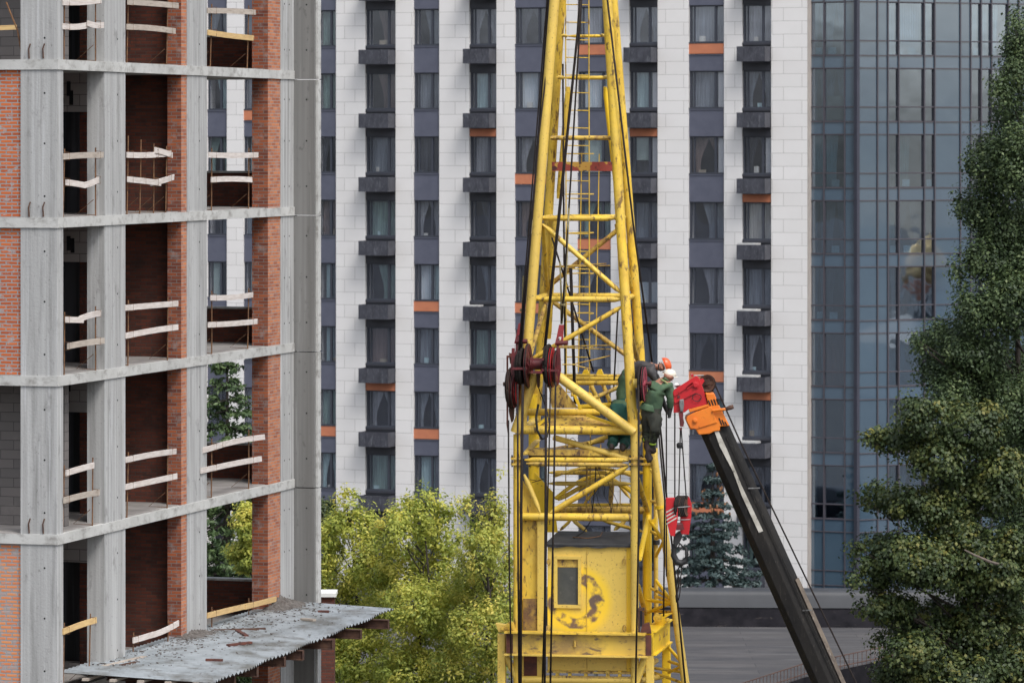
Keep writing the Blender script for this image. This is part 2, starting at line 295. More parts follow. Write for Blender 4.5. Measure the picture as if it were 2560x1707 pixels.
for i in range(0, len(edges), 2):
    s0, s1 = as_(edges[i]), as_(edges[i + 1]); mb = MB(); abox(mb, s0, s1, -.95 if i < len(edges) - 2 else -8, 0, BOT, TOPZ); mb.build('pilaster', m_clad if i % 4 else m_clad2, apt)
mb = MB(); abox(mb, S_R + .003, S_R + .05, -.5, -.01, BOT, TOPZ); mb.build('corner_trim', m_reveal, apt)
ORNG = {(9, 0), (7, 0), (6, 2), (7, 3), (4, 4), (6, 4), (4, 6), (2, 6), (9, 5), (9, 7), (1, 1)}
ORNA = {(5, 1), (8, 1), (10, 2), (3, 5), (10, 5)}
BRIGHT = {(6, 1): 'pale', (8, 1): 'teal', (7, 1): 'pale', (7, 2): 'blind', (8, 2): 'blindhalf', (4, 4): 'pale', (3, 4): 'green', (2, 4): 'teal', (2, 5): 'teal', (6, 0): 'dark', (5, 5): 'green', (9, 3): 'sheer', (10, 3): 'cream',
          (8, 4): 'halfpale', (3, 2): 'sheer', (3, 3): 'green', (4, 7): 'teal', (3, 7): 'green', (5, 7): 'sheer', (2, 7): 'teal', (5, 1): 'teal', (0, 4): 'blind', (1, 4): 'teal', (0, 1): 'teal', (0, 2): 'green', (1, 2): 'teal', (1, 3): 'sheer', (0, 0): 'sheer', (5, 3): 'dark', (6, 3): 'brown'}
LILAC = {(9, 1), (9, 2), (8, 1), (8, 2), (6, 1), (10, 2)}
def curtain(sa, sb, z0, z1, d, mat, parent, fr, gather=0, amp=.03, sd=0, name='curtain'):
    """pleated cloth sheet in a facade frame function fr(s,d,z); gathered towards one side at the bottom when gather != 0"""
    n = max(8, int((sb - sa) / .035)); rows = 5; vs = []; rn = random.Random(sd)
    ph = [rn.uniform(-.4, .4) for _ in range(n + 1)]
    for j in range(rows + 1):
        v = j / rows; z = z1 + (z0 - z1) * v
        for i in range(n + 1):
            u = i / n; sq = 1 - abs(gather) * math.sin(v * math.pi * .62) ** 1.3
            s = sa + (sb - sa) * u * sq if gather >= 0 else sb - (sb - sa) * (1 - u) * sq
            vs.append(fr(s, d + amp * math.sin(i * 1.9 + ph[i] * 2) * (.6 + .4 * v), z))
    fs = [(j * (n + 1) + i, j * (n + 1) + i + 1, (j + 1) * (n + 1) + i + 1, (j + 1) * (n + 1) + i) for j in range(rows) for i in range(n)]
    mb = MB(); mb.add(vs, fs); return mb.build(name, mat, parent, smooth=True)
rw = random.Random(11)
for ci, (xa, xb, ac) in enumerate(COLS):
    s0, s1 = as_(xa), as_(xb); w = s1 - s0
    # spandrels: one strip part per storey
    for k in range(-1, 10):
        zt, zb = 33.17 - 3 * k, 31.45 - 3 * k       # window k
        if ci < 2 and k > 6: continue
        # spandrel below window k
        lo, hi = zt - 3 + 0, zb
        if not ac:
            oz = .5 if (ci, k) in ORNG else 0
            if oz: mb = MB(); abox(mb, s0, s1, -.6, -.07, hi - oz, hi - .03); mb.build('terracotta_panel', m_orpan, apt)
            mb = MB(); abox(mb, s0, s1, -.6, -.09, lo, hi - oz - (.03 if oz else 0)); abox(mb, s0, s1, -.09, -.055, hi - oz - .07, hi - oz - (.03 if oz else 0)); mb.build('spandrel_panel', m_span, apt)
        else:
            oz = .36 if (ci, k) in ORNA else 0
            if oz: mb = MB(); abox(mb, s0, s1, -.6, -.07, lo, lo + oz); mb.build('terracotta_panel', m_orpan, apt)
            mb = MB(); abox(mb, s0, s1, -.6, -.09, lo + oz, hi); abox(mb, s0, s1, -.09, -.02, hi - .12, hi - .02); mb.build('spandrel_panel', m_span_shade if True else m_span, apt)  # panels behind the baskets: basket shadow put into the dark colour
            # equipment basket
            bz1, bz0 = hi - .20, hi - .88
            mb = MB(); abox(mb, s0 + .02, s1 - .03, -.05, .82, bz0, bz0 + .05)
            abox(mb, s0 + .02, s1 - .03, .79, .82, bz0 + .05, bz1); abox(mb, s0 + .02, s0 + .05, -.05, .79, bz0 + .05, bz1); abox(mb, s1 - .06, s1 - .03, -.05, .79, bz0 + .05, bz1)
            for q in range(5):
                ss = s0 + .02 + (w - .08) * q / 4; abox(mb, ss, ss + .03, .82, .835, bz0, bz1)
            bk = mb.build('equipment_basket', m_basket, apt)
            if ci == 10 and k in (3, 4, 5, 6): mb = MB(); abox(mb, s0 + .05, s0 + .05 + w * .62, .05, .80, bz1 - .02, bz1 + .07); mb.build('white_unit_top', m_unit, bk)
            elif ci == 5 and k == 4: mb = MB(); abox(mb, s0 + .05, s0 + .05 + w * .5, .05, .80, bz1 - .02, bz1 + .05); mb.build('white_unit_top', m_unit, bk)
            elif rw.random() < .5: mb = MB(); abox(mb, s0 + .15, s0 + .95, .25, .70, bz0 + .06, bz1 - .04); mb.build('cooling_unit', m_steel, bk)
        if k < 0 or k > 8: continue
        # window: frame, panes, curtain
        ft = .06; fr_ = MB(); m1 = s0 + w * (.68 if w > 1.2 else .64)
        if w > 1.55: m1 = s0 + w * .73
        for a, b, c, d in ((s0, s1, zt - ft, zt), (s0, s1, zb, zb + ft), (s0, s0 + ft * (1.6 if w > 1.3 else 1), zb + ft, zt - ft), (s1 - ft, s1, zb + ft, zt - ft), (m1 - .05, m1 + .05, zb + ft, zt - ft)): abox(fr_, a, b, -.28, -.16, c, d)
        if w > 1.3: abox(fr_, s0 + .20, s0 + .26, -.28, -.18, zb + ft, zt - ft)
        abox(fr_, s0, s1, -.16, -.05, zb - .02, zb + .03)
        win = fr_.build('window', m_frame, apt)
        pn = MB(); abox(pn, s0 + ft, m1 - .05, -.235, -.225, zb + ft, zt - ft); abox(pn, m1 + .05, s1 - ft, -.235, -.225, zb + ft, zt - ft); pn.build('pane', m_glass, win)
        kind = BRIGHT.get((ci, k)) or rw.choice(['sheer', 'dark', 'sheer', 'grey', 'green', 'grey', 'brown', 'grey'])
        sd = ci * 20 + k; a0, a1 = s0 + ft, s1 - ft
        if kind == 'blind': mb = MB(); abox(mb, a0 + .15, m1 - .08, -.34, -.33, zb + ft + .02, zt - ft); mb.build('blind', m_blind, win)
        elif kind == 'blindhalf':
            mb = MB(); abox(mb, a0 + .12, m1 - .08, -.34, -.33, zb + .62, zt - ft); mb.build('blind', m_blind, win); curtain(a0, a1, zb, zt, -.6, CUR['dark'], win, AF, 0, .03, sd)
        elif kind == 'halfpale': curtain(a0 + .1, a1, zb, zb + 1.0, -.42, CUR['pale'], win, AF, 0, .01, sd)
        else:
            mode = rw.random(); mt = CUR[kind]
            if kind in ('pale', 'teal') and mode < .75: curtain(a0 + .18, m1 + .02, zb, zt, -.42, mt, win, AF, 0, .035, sd); curtain(m1 + .05, a1, zb, zt, -.42, CUR['teal' if kind == 'pale' else 'sheer'], win, AF, 0, .03, sd + 1)
            elif mode < .4: curtain(a0, a1, zb, zt, -.42, mt, win, AF, 0, .035, sd)
            elif mode < .8: curtain(a0, a0 + (a1 - a0) * .52, zb, zt, -.42, mt, win, AF, .55, .035, sd); curtain(a0 + (a1 - a0) * .48, a1, zb, zt, -.42, mt, win, AF, -.55, .035, sd + 1)
            else: curtain(a0 + (a1 - a0) * .3, a1, zb, zt, -.42, mt, win, AF, -.3, .04, sd)
        if (ci, k) in LILAC: mb = MB(); mb.obox(AF(m1 + .10, -.30, zb + ft), AU * (a1 - m1 - .1), AN * .012, (0, 0, 1.6)); mb.build('roller_blind', CUR['lilac'], win)
        if rw.random() < .22: mb = MB(); q0 = a0 + rw.uniform(.2, .6); abox(mb, q0, q0 + rw.uniform(.12, .4), -.36, -.30, zb + ft, zb + ft + rw.uniform(.1, .3)); mb.build('sill_clutter', rw.choice([m_beige, CUR['cream'], CUR['teal']]), win)

# ------------------------------------------------------------------ glass wing (curtain wall)
GC = AF(as_(2138), -.38, 0)
th = R(24); GU = Vector((math.cos(th), math.sin(th), 0)); GN = Vector((math.sin(th), -math.cos(th), 0))
def gs(x): k = (x - CX) / FPX; return (k * GC.y - GC.x) / (GU.x - k * GU.y)
def GF(s, d, z): return GC + GU * s + GN * d + Vector((0, 0, z))
def gbox(mb, s0, s1, d0, d1, z0, z1, mi=0): return mb.obox(GF(s0, d0, z0), GU * (s1 - s0), GN * (d1 - d0), (0, 0, z1 - z0), mi)
wing = thing('glass_fronted_wing', 'blue glass curtain wall wing of the apartment block, right of the pale pilasters', 'building', GF(3, -5, 0))  # part of the apartment block, modelled as its own object
def AF2(s, d, z): return AF(s, d - .45, z)
def wall_run(fr, U, N, lines, wins, s_end, seed):
    rn = random.Random(seed)
    def bx(mb, s0, s1, d0, d1, z0, z1): return mb.obox(fr(s0, d0, z0), U * (s1 - s0), N * (d1 - d0), (0, 0, z1 - z0))
    back = MB(); bx(back, lines[0], s_end, -5, -1.0, 0, 42); back.build('dark_backing', m_inner, wing)
    pan, band, mul = MB(), MB(), MB()
    for i in range(len(lines) - 1):
        a, b = lines[i], lines[i + 1]; isw = i in wins
        for k in range(-2, 10):
            z0, z1, z2, z3 = 27.26 - 3 * (k - 2), 27.83 - 3 * (k - 2), 28.5 - 3 * (k - 2), 30.26 - 3 * (k - 2)
            if i == 0: bd_ = MB(); bx(bd_, lines[0], lines[-1], -.12, -.005, z0, z1); bd_.build('glass_band', m_pan2, wing)
            if not isw: bx(pan, a, b, -.12, 0, z1 + .002, z3); continue
            if k < 0 or k > 8: bx(pan, a, b, -.12, 0, z1 + .002, z3); continue
            f = MB(); t = .045
            for c, d, e, g_ in ((a, a + t, z1, z3), (b - t, b, z1, z3), (a + t, b - t, z2 - .03, z2 + .03), (a + t, b - t, z3 - t, z3), (a + t, b - t, z1, z1 + t)): bx(f, c, d, -.12, -.02, e, g_)
            win = f.build('window', m_mull, wing)
            p = MB(); bx(p, a + t, b - t, -.075, -.065, z1 + t, z2 - .03); bx(p, a + t, b - t, -.075, -.065, z2 + .03, z3 - t); p.build('pane', m_cglass, win)
            kd = rn.choice(['sheer', 'dark', 'dark', 'sheer', 'green', 'none'])
            if seed == 1 and k == 6 and i == 1: kd = 'red'
            if seed == 1 and k in (3,): kd = 'teal'
            if seed == 1 and k in (7, 8): kd = 'none'
            if seed == 2 and k == 0: kd = 'pale' if i in (3, 4) else 'sheer'
            if seed == 2 and k == 1: kd = 'pale' if i == 3 else 'teal'
            if seed == 2 and k == 3: kd = 'green' if i == 3 else 'brown'
            if seed == 2 and k == 2: kd = 'none'
            if kd != 'none':
                if kd in ('green', 'teal') and b - a > .8: curtain(a + .02, a + (b - a) * .58, z1 + .05, z3, -.3, CUR[kd], win, fr, .15, .04, seed * 99 + i * 10 + k)
                elif kd in ('sheer', 'dark'): curtain(a + .02, a + (b - a) * .5, z1 + .05, z3, -.3, CUR[kd], win, fr, .4, .04, seed * 99 + i * 10 + k); curtain(a + (b - a) * .5, b - .02, z1 + .05, z3, -.3, CUR[kd], win, fr, -.4, .04, seed * 99 + i * 10 + k)
                else: curtain(a + .02, b - .02, z1 + .05, z3, -.3, CUR[kd], win, fr, 0, .03, seed * 99 + i * 10 + k)
            if (rn.random() < .45 or (seed == 1 and i == 1 and k < 6)) and k not in (2, 7, 8):
                q = a + (b - a) * rn.uniform(.15, .45); pp = MB(); bx(pp, q, q + min(.38, (b - a) * .5), -.13, -.125, z1 + .06, z1 + .38); pp.build('paper_sheet', m_paper, win)
            if seed == 1 and i == 1 and k == 2:
                pp = MB(); bx(pp, a + .08, b - .15, -.22, -.16, z1 + .1, z2 - .05); bx(pp, a + .12, b - .2, -.22, -.16, z2 + .04, z2 + .5); pp.build('storage_box', m_beige, win)
    pan.build('glass_panel_wall', m_pan, wing)
    for k in range(-2, 11):
        for zz in (27.26, 27.83, 28.5): mul = MB(); bx(mul, lines[0], s_end, 0, .035, zz - 3 * (k - 2) - .022, zz - 3 * (k - 2) + .022); mul.build('transom', m_mull, wing)
    for i, a in enumerate(lines[1:]):
        mb = MB(); bx(mb, a - .028, a + .028, .002, .07, 0, 42); mb.build('mullion', m_mull, wing)
LN1 = [S_R + .02] + [as_(x) for x in (2053, 2105, 2130)]
wall_run(AF2, AU, AN, LN1, {0, 1}, as_(2130), 1)
LN2 = [gs(x) for x in (2146, 2193, 2219, 2246, 2310, 2336, 2400, 2426, 2452, 2478, 2520, 2546)]; LN2 += [LN2[-1] + x for x in (.5, 1.7, 2.2, 3.4, 5, 6.5)]
wall_run(GF, GU, GN, LN2, {2, 3, 4, 7, 8, 9, 12, 13}, LN2[-1], 2)
mb = MB(); c0 = AF(as_(2130), -.44, 0); c1 = GF(gs(2146), 0, 0); d = c1 - c0
mb.prism([c0, c0 + AN * .16, c0 + d * .5 + Vector((0, -.22, 0)), c1 + GN * .12, c1, (c0 + c1) / 2 + Vector((0, 1, 0))], (0, 0, 42)); mb.build('corner_mullion', m_mull_dk, wing)

# ------------------------------------------------------------------ church behind the viewer's right, seen only as a reflection in the glass wing
dd = Vector(((2316 - CX) / FPX, 1, -(722 - HY) / FPX)).normalized()
hp = Vector((0, 0, CZ)) + dd * (GC - Vector((0, 0, CZ))).dot(GN) / dd.dot(GN)
rr_ = dd - 2 * dd.dot(GN) * GN; chp = hp + rr_ * 250
ch = thing('church', 'white church with a gilded dome mirrored in the blue glass wall', 'church', (chp.x, chp.y, 0))
c = Vector((chp.x, chp.y, 0)); zc = chp.z
MB().lathe(c, (0, 0, 1), [(1.55, zc + .6), (1.9, zc + 1.2), (2.3, zc + 2.0), (2.2, zc + 3.0), (1.5, zc + 4.1), (.55, zc + 4.9), (.18, zc + 5.7), (.06, zc + 6.6)], 32).build('dome', m_gold, ch, smooth=True)
MB().lathe(c, (0, 0, 1), [(1.5, zc - 4.0), (1.5, zc + .6)], 32).build('drum', m_white, ch)
MB().lathe(c, (0, 0, 1), [(1.8, zc - .3), (1.8, zc + .2)], 32).build('cornice', m_orpan, ch)
mb = MB()
for k in range(6): 
    an = k * math.pi / 3; mb.bar(c + Vector((1.51 * math.cos(an), 1.51 * math.sin(an), zc - 3.2)), c + Vector((1.51 * math.cos(an), 1.51 * math.sin(an), zc - 1.0)), .5, .1, (math.cos(an), math.sin(an), 0))
mb.build('drum_window', m_dark, ch)
MB().box(c.x - 7, c.x + 7, c.y - 7, c.y + 7, 0, zc - 5.5).build('wall', m_white, ch)
mb = MB(); mb.add([(c.x - 7.3, c.y - 7.3, zc - 5.5), (c.x + 7.3, c.y - 7.3, zc - 5.5), (c.x + 7.3, c.y + 7.3, zc - 5.5), (c.x - 7.3, c.y + 7.3, zc - 5.5), (c.x, c.y, zc - 2.2)], [(0, 1, 4), (1, 2, 4), (2, 3, 4), (3, 0, 4), (3, 2, 1, 0)]); mb.build('roof', m_cap, ch)

# ------------------------------------------------------------------ low building with flat roof
RZ = 7.6
low = thing('low_flat_roofed_building', 'low flat roofed building with grey felt roof and rounded metal parapet', 'building', (5, 150, 0))
edge = [P(1500, 1850, 0)] if False else None
def rp(x, y): Yd = (CZ - RZ) / (y - HY) * FPX; v = P(x, y, Yd); return Vector((v.x, v.y, 0))
e1, e2, e3, e4 = rp(1700, 1800), rp(1864, 1740), rp(2011, 1692), rp(2230, 1645)
e5 = Vector((e4.x + 4, e4.y + 4, 0))
pts = [Vector((-14, 128, 0)), Vector((e1.x - 2, 132, 0)), e1, e2, e3, e4, e5, Vector((45, e5.y + 1, 0)), Vector((45, 164, 0)), Vector((-14, 166, 0))]
MB().prism(pts, (0, 0, RZ - .004)).build('wall', m_upst, low)
mb = MB(); mb.prism([p + Vector((0, 0, RZ - .004)) for p in pts], (0, 0, .008)); mb.build('roof_deck', m_lowroof, low)
# raised strip with seams
pa, pb = Vector((-14, 164.5, 0)), Vector((45, 161.5, 0)); dv = (pb - pa); nv = Vector((dv.y, -dv.x, 0)).normalized()
mb = MB(); mb.prism([pa + Vector((0, 0, RZ)), pa + Vector((0, 3, RZ)), pa + Vector((0, 3, RZ + .72)), pa + Vector((0, .5, RZ + .68))], dv); mb.build('upstand', m_upst, low)
mb = MB(); n = 10; prof = []
for i in range(n + 1):
    a = math.pi * (.05 + .9 * i / n); prof.append((-.55 * math.cos(a) * .9, .40 * math.sin(a) ** .6))
prof = [(-.62, -.33)] + prof + [(.62, -.33)]
base = RZ + 1.05
vs = [pa + Vector((0, 1.1 + q[0], base + q[1])) for q in prof] + [pb + Vector((0, 1.1 + q[0], base + q[1])) for q in prof]; k = len(prof)
mb.add(vs, [(i, i + 1, k + i + 1, k + i) for i in range(k - 1)] + [(k - 1, 0, k, 2 * k - 1), tuple(range(k))[::-1], tuple(range(k, 2 * k))]); mb.build('parapet_cap', m_cap, low, smooth='auto')
ral = thing('roof_railing', 'low rusty metal railing along the near edge of the flat roof', 'railing', e3 + Vector((0, 0, RZ)))
rl = [e1, e2, e3, e4, e5]; mb, mp = MB(), MB()
for a, b in zip(rl, rl[1:]):
    for h in (.12, .50): MB().tube(a + Vector((0, 0, RZ + h)), b + Vector((0, 0, RZ + h)), .018, 6).build('rail', m_rusty, ral)
    n = max(2, int((b - a).length / .32))
    for i in range(n): q = a.lerp(b, i / n); MB().tube(q + Vector((0, 0, RZ)), q + Vector((0, 0, RZ + .5)), .012, 5).build('baluster', m_rusty, ral)
# small brick hut with white sheet roof left of the yellow tree
p = P(815, 1500, 112); hut = thing('roof_hut', 'small brown brick stack with a white sheet lid beside the concrete corner column', 'hut', (p.x, p.y, 0))
MB().box(p.x - .9, p.x + .22, p.y, p.y + .8, 0, p.z + .1).build('wall', m_brick_dk, hut)
MB().box(p.x - 1, p.x + .28, p.y - .1, p.y + .9, p.z + .1, p.z + .2).build('roof', m_white, hut)

# ------------------------------------------------------------------ unfinished concrete building, left
LA = Vector((-9.39, 85.7, 0)); LU = Vector((.285, .9585, 0)); LW = Vector((-.9585, .285, 0))
def LF(a, b, z): return LA + LU * a + LW * b + Vector((0, 0, z))
def la(xd, b=0.0):    # view column (2352 px) -> a on plane b
    k = (xd * D2 - CX) / FPX; o = LA + LW * b; return (k * o.y - o.x) / (LU.x - k * LU.y)
def lz(yd, a, b=0.0): Yd = (LA + LU * a + LW * b).y; return CZ - (yd * D2 - HY) / FPX * Yd
def lb(xd, a):        # view column -> b on plane a
    k = (xd * D2 - CX) / FPX; o = LA + LU * a; return (k * o.y - o.x) / (LW.x - k * LW.y)
def lbox(mb, a0, a1, b0, b1, z0, z1, mi=0): return mb.obox(LF(a0, b0, z0), LU * (a1 - a0), LW * (b1 - b0), (0, 0, z1 - z0), mi)
unf = thing('unfinished_building', 'unfinished concrete frame building with orange brick infill on the left', 'building', LF(6, 4, 0))
ST = [31.98, 28.68, 25.38, 22.08, 18.78, 15.48, 12.18, 8.88]
T = .21; A_E = la(675); BD = 9.0
aC1a, aC1b, aC2a, aC2b = la(240), la(288), la(430), la(475)
aB2, aB3 = la(418), la(617); aK = la(645)
A0 = -.33
for j, zt in enumerate(ST):
    mb = MB(); lbox(mb, A0 - .03, A_E - .02, -.03, BD, zt - T, zt); s = mb.build('slab', m_slab, unf)
    mb = MB(); lbox(mb, .05, A_E - .1, .1, BD - .1, zt + .002, zt + .012); mb.build('floor', m_floor, unf)
    zc0, zc1 = zt, zt + 3.3 - T       # storey above this slab
    def hole(mb, a, b, z, face):
        if face == 'o': mb.lathe(LF(a, b + .003, z), -LW, [(.022, 0), (.022, .006)], 8, 1)
        else: mb.lathe(LF(a + .003, b, z), -LU, [(.022, 0), (.022, .006)], 8, 1)
    # near corner column
    mb = MB(); lbox(mb, A0, 0, 0, lb(47, A0) - .003, zc0, zc1)
    for h in (.45, 1.55, 2.6): hole(mb, A0, .28, zc0 + h, 'c')
    mb.build('column', [m_conc, m_hole], unf)
    for (p0, p1) in ((aC1a, aC1b), (aC2a, aC2b)):
        mb = MB(); lbox(mb, p0, p1, 0, .40, zc0, zc1)
        for h in (.5, 1.6, 2.6): hole(mb, p0 + (p1 - p0) * .62, 0, zc0 + h, 'o')
        mb.build('column', [m_conc, m_hole], unf)
    # far corner column: facade piece and fin standing out of the facade
    mb = MB(); lbox(mb, aK, A_E + .25, 0, .4, zc0, zc1)
    for h in (.5, 1.6, 2.6): hole(mb, aK + .25, 0, zc0 + h, 'o'); hole(mb, aK + .6, 0, zc0 + h, 'o')
    mb.build('column', [m_conc, m_hole], unf)
    bo = lb(722, A_E)
    mb = MB(); lbox(mb, A_E, A_E + .4, bo, -.001, zc0 - T + .012, zc1 - .012 + .0)
    for h in (.5, 1.6, 2.6): hole(mb, A_E, bo * .62, zc0 + h, 'c')
    mb.build('corner_fin', [m_conc_dk, m_hole], unf)
    mb = MB(); lbox(mb, A_E + .1, A_E + .35, bo - .05, bo + .0 - .001, zc0 - T + .012, zc1 - .012); mb.build('fin_edge', m_slab, unf)
    # brick piers
    mb = MB(); lbox(mb, aB2, aC2a - .003, .02, .35, zc0, zc1, 1); mb.obox(LF(aB2, .016, zc0), LU * (aC2a - .003 - aB2), LW * .004, (0, 0, zc1 - zc0), 0); mb.build('brick_pier', [m_brick_lit, m_brick], unf)
    mb = MB(); lbox(mb, aB3, aK - .003, .02, .42, zc0, zc1, 1); mb.obox(LF(aB3, .016, zc0), LU * (aK - .003 - aB3), LW * .004, (0, 0, zc1 - zc0), 0); mb.build('brick_pier', [m_brick_lit, m_brick], unf)
    # partitions facing the street
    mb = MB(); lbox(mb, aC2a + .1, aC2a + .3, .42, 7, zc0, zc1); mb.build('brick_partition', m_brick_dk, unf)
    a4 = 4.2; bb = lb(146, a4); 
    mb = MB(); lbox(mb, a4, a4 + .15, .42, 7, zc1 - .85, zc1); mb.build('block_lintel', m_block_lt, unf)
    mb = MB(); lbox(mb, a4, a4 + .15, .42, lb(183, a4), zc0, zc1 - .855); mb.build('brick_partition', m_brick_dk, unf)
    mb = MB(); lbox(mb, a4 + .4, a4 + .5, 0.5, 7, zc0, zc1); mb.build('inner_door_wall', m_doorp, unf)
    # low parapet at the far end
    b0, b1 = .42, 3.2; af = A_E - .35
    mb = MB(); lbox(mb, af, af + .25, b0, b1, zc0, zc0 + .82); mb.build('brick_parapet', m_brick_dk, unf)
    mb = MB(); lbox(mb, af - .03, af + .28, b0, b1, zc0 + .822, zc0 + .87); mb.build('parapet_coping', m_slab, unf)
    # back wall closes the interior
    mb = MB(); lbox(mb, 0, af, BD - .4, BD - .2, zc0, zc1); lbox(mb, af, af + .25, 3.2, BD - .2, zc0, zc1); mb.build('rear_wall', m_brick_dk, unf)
    # near end infill
    bn = lb(47, A0)
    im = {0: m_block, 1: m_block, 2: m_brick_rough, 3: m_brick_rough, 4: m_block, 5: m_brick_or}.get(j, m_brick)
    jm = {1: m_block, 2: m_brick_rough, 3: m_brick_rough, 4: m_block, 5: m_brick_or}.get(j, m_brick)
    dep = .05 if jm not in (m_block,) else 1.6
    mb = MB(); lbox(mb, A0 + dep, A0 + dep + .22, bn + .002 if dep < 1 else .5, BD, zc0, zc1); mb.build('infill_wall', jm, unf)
    mb = MB(); lbox(mb, A0 - .03, 1.5, bn, BD, zc0 + .002, zc0 + .008); mb.build('floor', m_floor, unf)
# loose rebar starters on the near column
for j in (1, 2, 4):
    zt = ST[j]
    for b in (.62, .30): MB().path([LF(A0 - .02, b, zt + .02), LF(A0 - .05, b, zt + .22), LF(A0 - .03, b - .03, zt + .33)], .016).build('rebar_starter', m_rusty, unf)
# graffiti-like tar smears above the door opening
for j, pts_ in ((1, [(.95, .3), (.85, .5)]), (2, [(.95, .4), (.8, .45)]), (3, [(1.0, .45), (.95, .2)])):
    mb = MB()
    for b, h in pts_:
        zt = ST[j + 1] + 3.3 - T; q0 = lb(155 + 60 * (1 - b), 4.2)
        mb.bar(LF(4.19, q0, zt - h - .2), LF(4.19, q0, zt - h + .12), .09, .012, LU)
    mb.build('tar_smear', m_dark, unf)

# ------------------------------------------------------------------ plank guard rails
FL = {0: 'top visible', 1: 'second', 2: 'third', 3: 'fourth', 4: 'lowest'}
BN = {1: 'left bay beside the broad corner column', 2: 'middle bay before dark brick', 3: 'open right bay'}
RAILS = {
 (0, 1): [((143, 6), (230, 1), 'w'), ((143, 61), (204, 58), 'w'), ((196, 54), (233, 58), 'w')], (0, 2): [((289, 5), (405, 14), 'n'), ((289, 62), (400, 72), 'n')], (0, 3): [((476, 25), (586, 29), 'n'), ((476, 75), (581, 88), 'y')],
 (1, 1): [((144, 360), (236, 356), 'n'), ((151, 419), (195, 426), 'w'), ((192, 426), (226, 413), 'w')], (1, 2): [((290, 356), (392, 352), 'w'), ((352, 345), (392, 357), 'w'), ((289, 412), (365, 421), 'w'), ((344, 421), (397, 407), 'w')], (1, 3): [((476, 356), (589, 356), 'w'), ((481, 413), (574, 413), 'w')],
 (2, 1): [((146, 734), (186, 735), 'w'), ((180, 733), (229, 719), 'w'), ((151, 795), (235, 782), 'n')], (2, 2): [((287, 707), (408, 697), 'w'), ((287, 771), (406, 751), 'w')], (2, 3): [((483, 684), (580, 677), 'w'), ((474, 746), (586, 738), 'w')],
 (3, 1): [((151, 1086), (215, 1068), 'w'), ((143, 1149), (225, 1130), 'n')], (3, 2): [((288, 1056), (404, 1036), 'w'), ((288, 1118), (406, 1093), 'w')], (3, 3): [((465, 1034), (520, 1018), 'w'), ((508, 1020), (603, 1003), 'w'), ((459, 1081), (598, 1053), 'w')],
 (4, 1): [((143, 1450), (219, 1423), 'y')], (4, 2): [((305, 1470), (352, 1456), 'w'), ((345, 1459), (410, 1430), 'w')], (4, 3): [((475, 1413), (575, 1389), 'y'), ((560, 1393), (631, 1375), 'y')]}
LBL = {(0, 1): 'bleached guard rail with snapped lower board on the top floor, left bay', (0, 2): 'grey plank guard rail before dark brick on the top floor', (0, 3): 'guard rail with a grey and a yellow board on the top floor',
 (1, 1): 'guard rail with a sagging curled lower plank in the second row', (1, 2): 'crooked four post guard rail with overlapping broken boards', (1, 3): 'two straight pale planks level with each other in the second row, open bay',
 (2, 1): 'guard rail with kinked upper board in the third row, beside the broad corner column', (2, 2): 'long pale planks before dark brick in the third row of bays', (2, 3): 'short plank guard rail above a dark parapet in the third row, open bay',
 (3, 1): 'narrow bay guard rail with steep boards in the fourth row', (3, 2): 'pair of parallel rising planks before dark brick in the fourth row', (3, 3): 'guard rail with long boards jutting past the column in the fourth row, open bay',
 (4, 1): 'single yellow board guard rail near the bottom left, beside the broad corner column', (4, 2): 'single bowed grey board guard rail just above the metal canopy', (4, 3): 'long new yellow board guard rail just above the metal canopy'}
rr2 = random.Random(5)
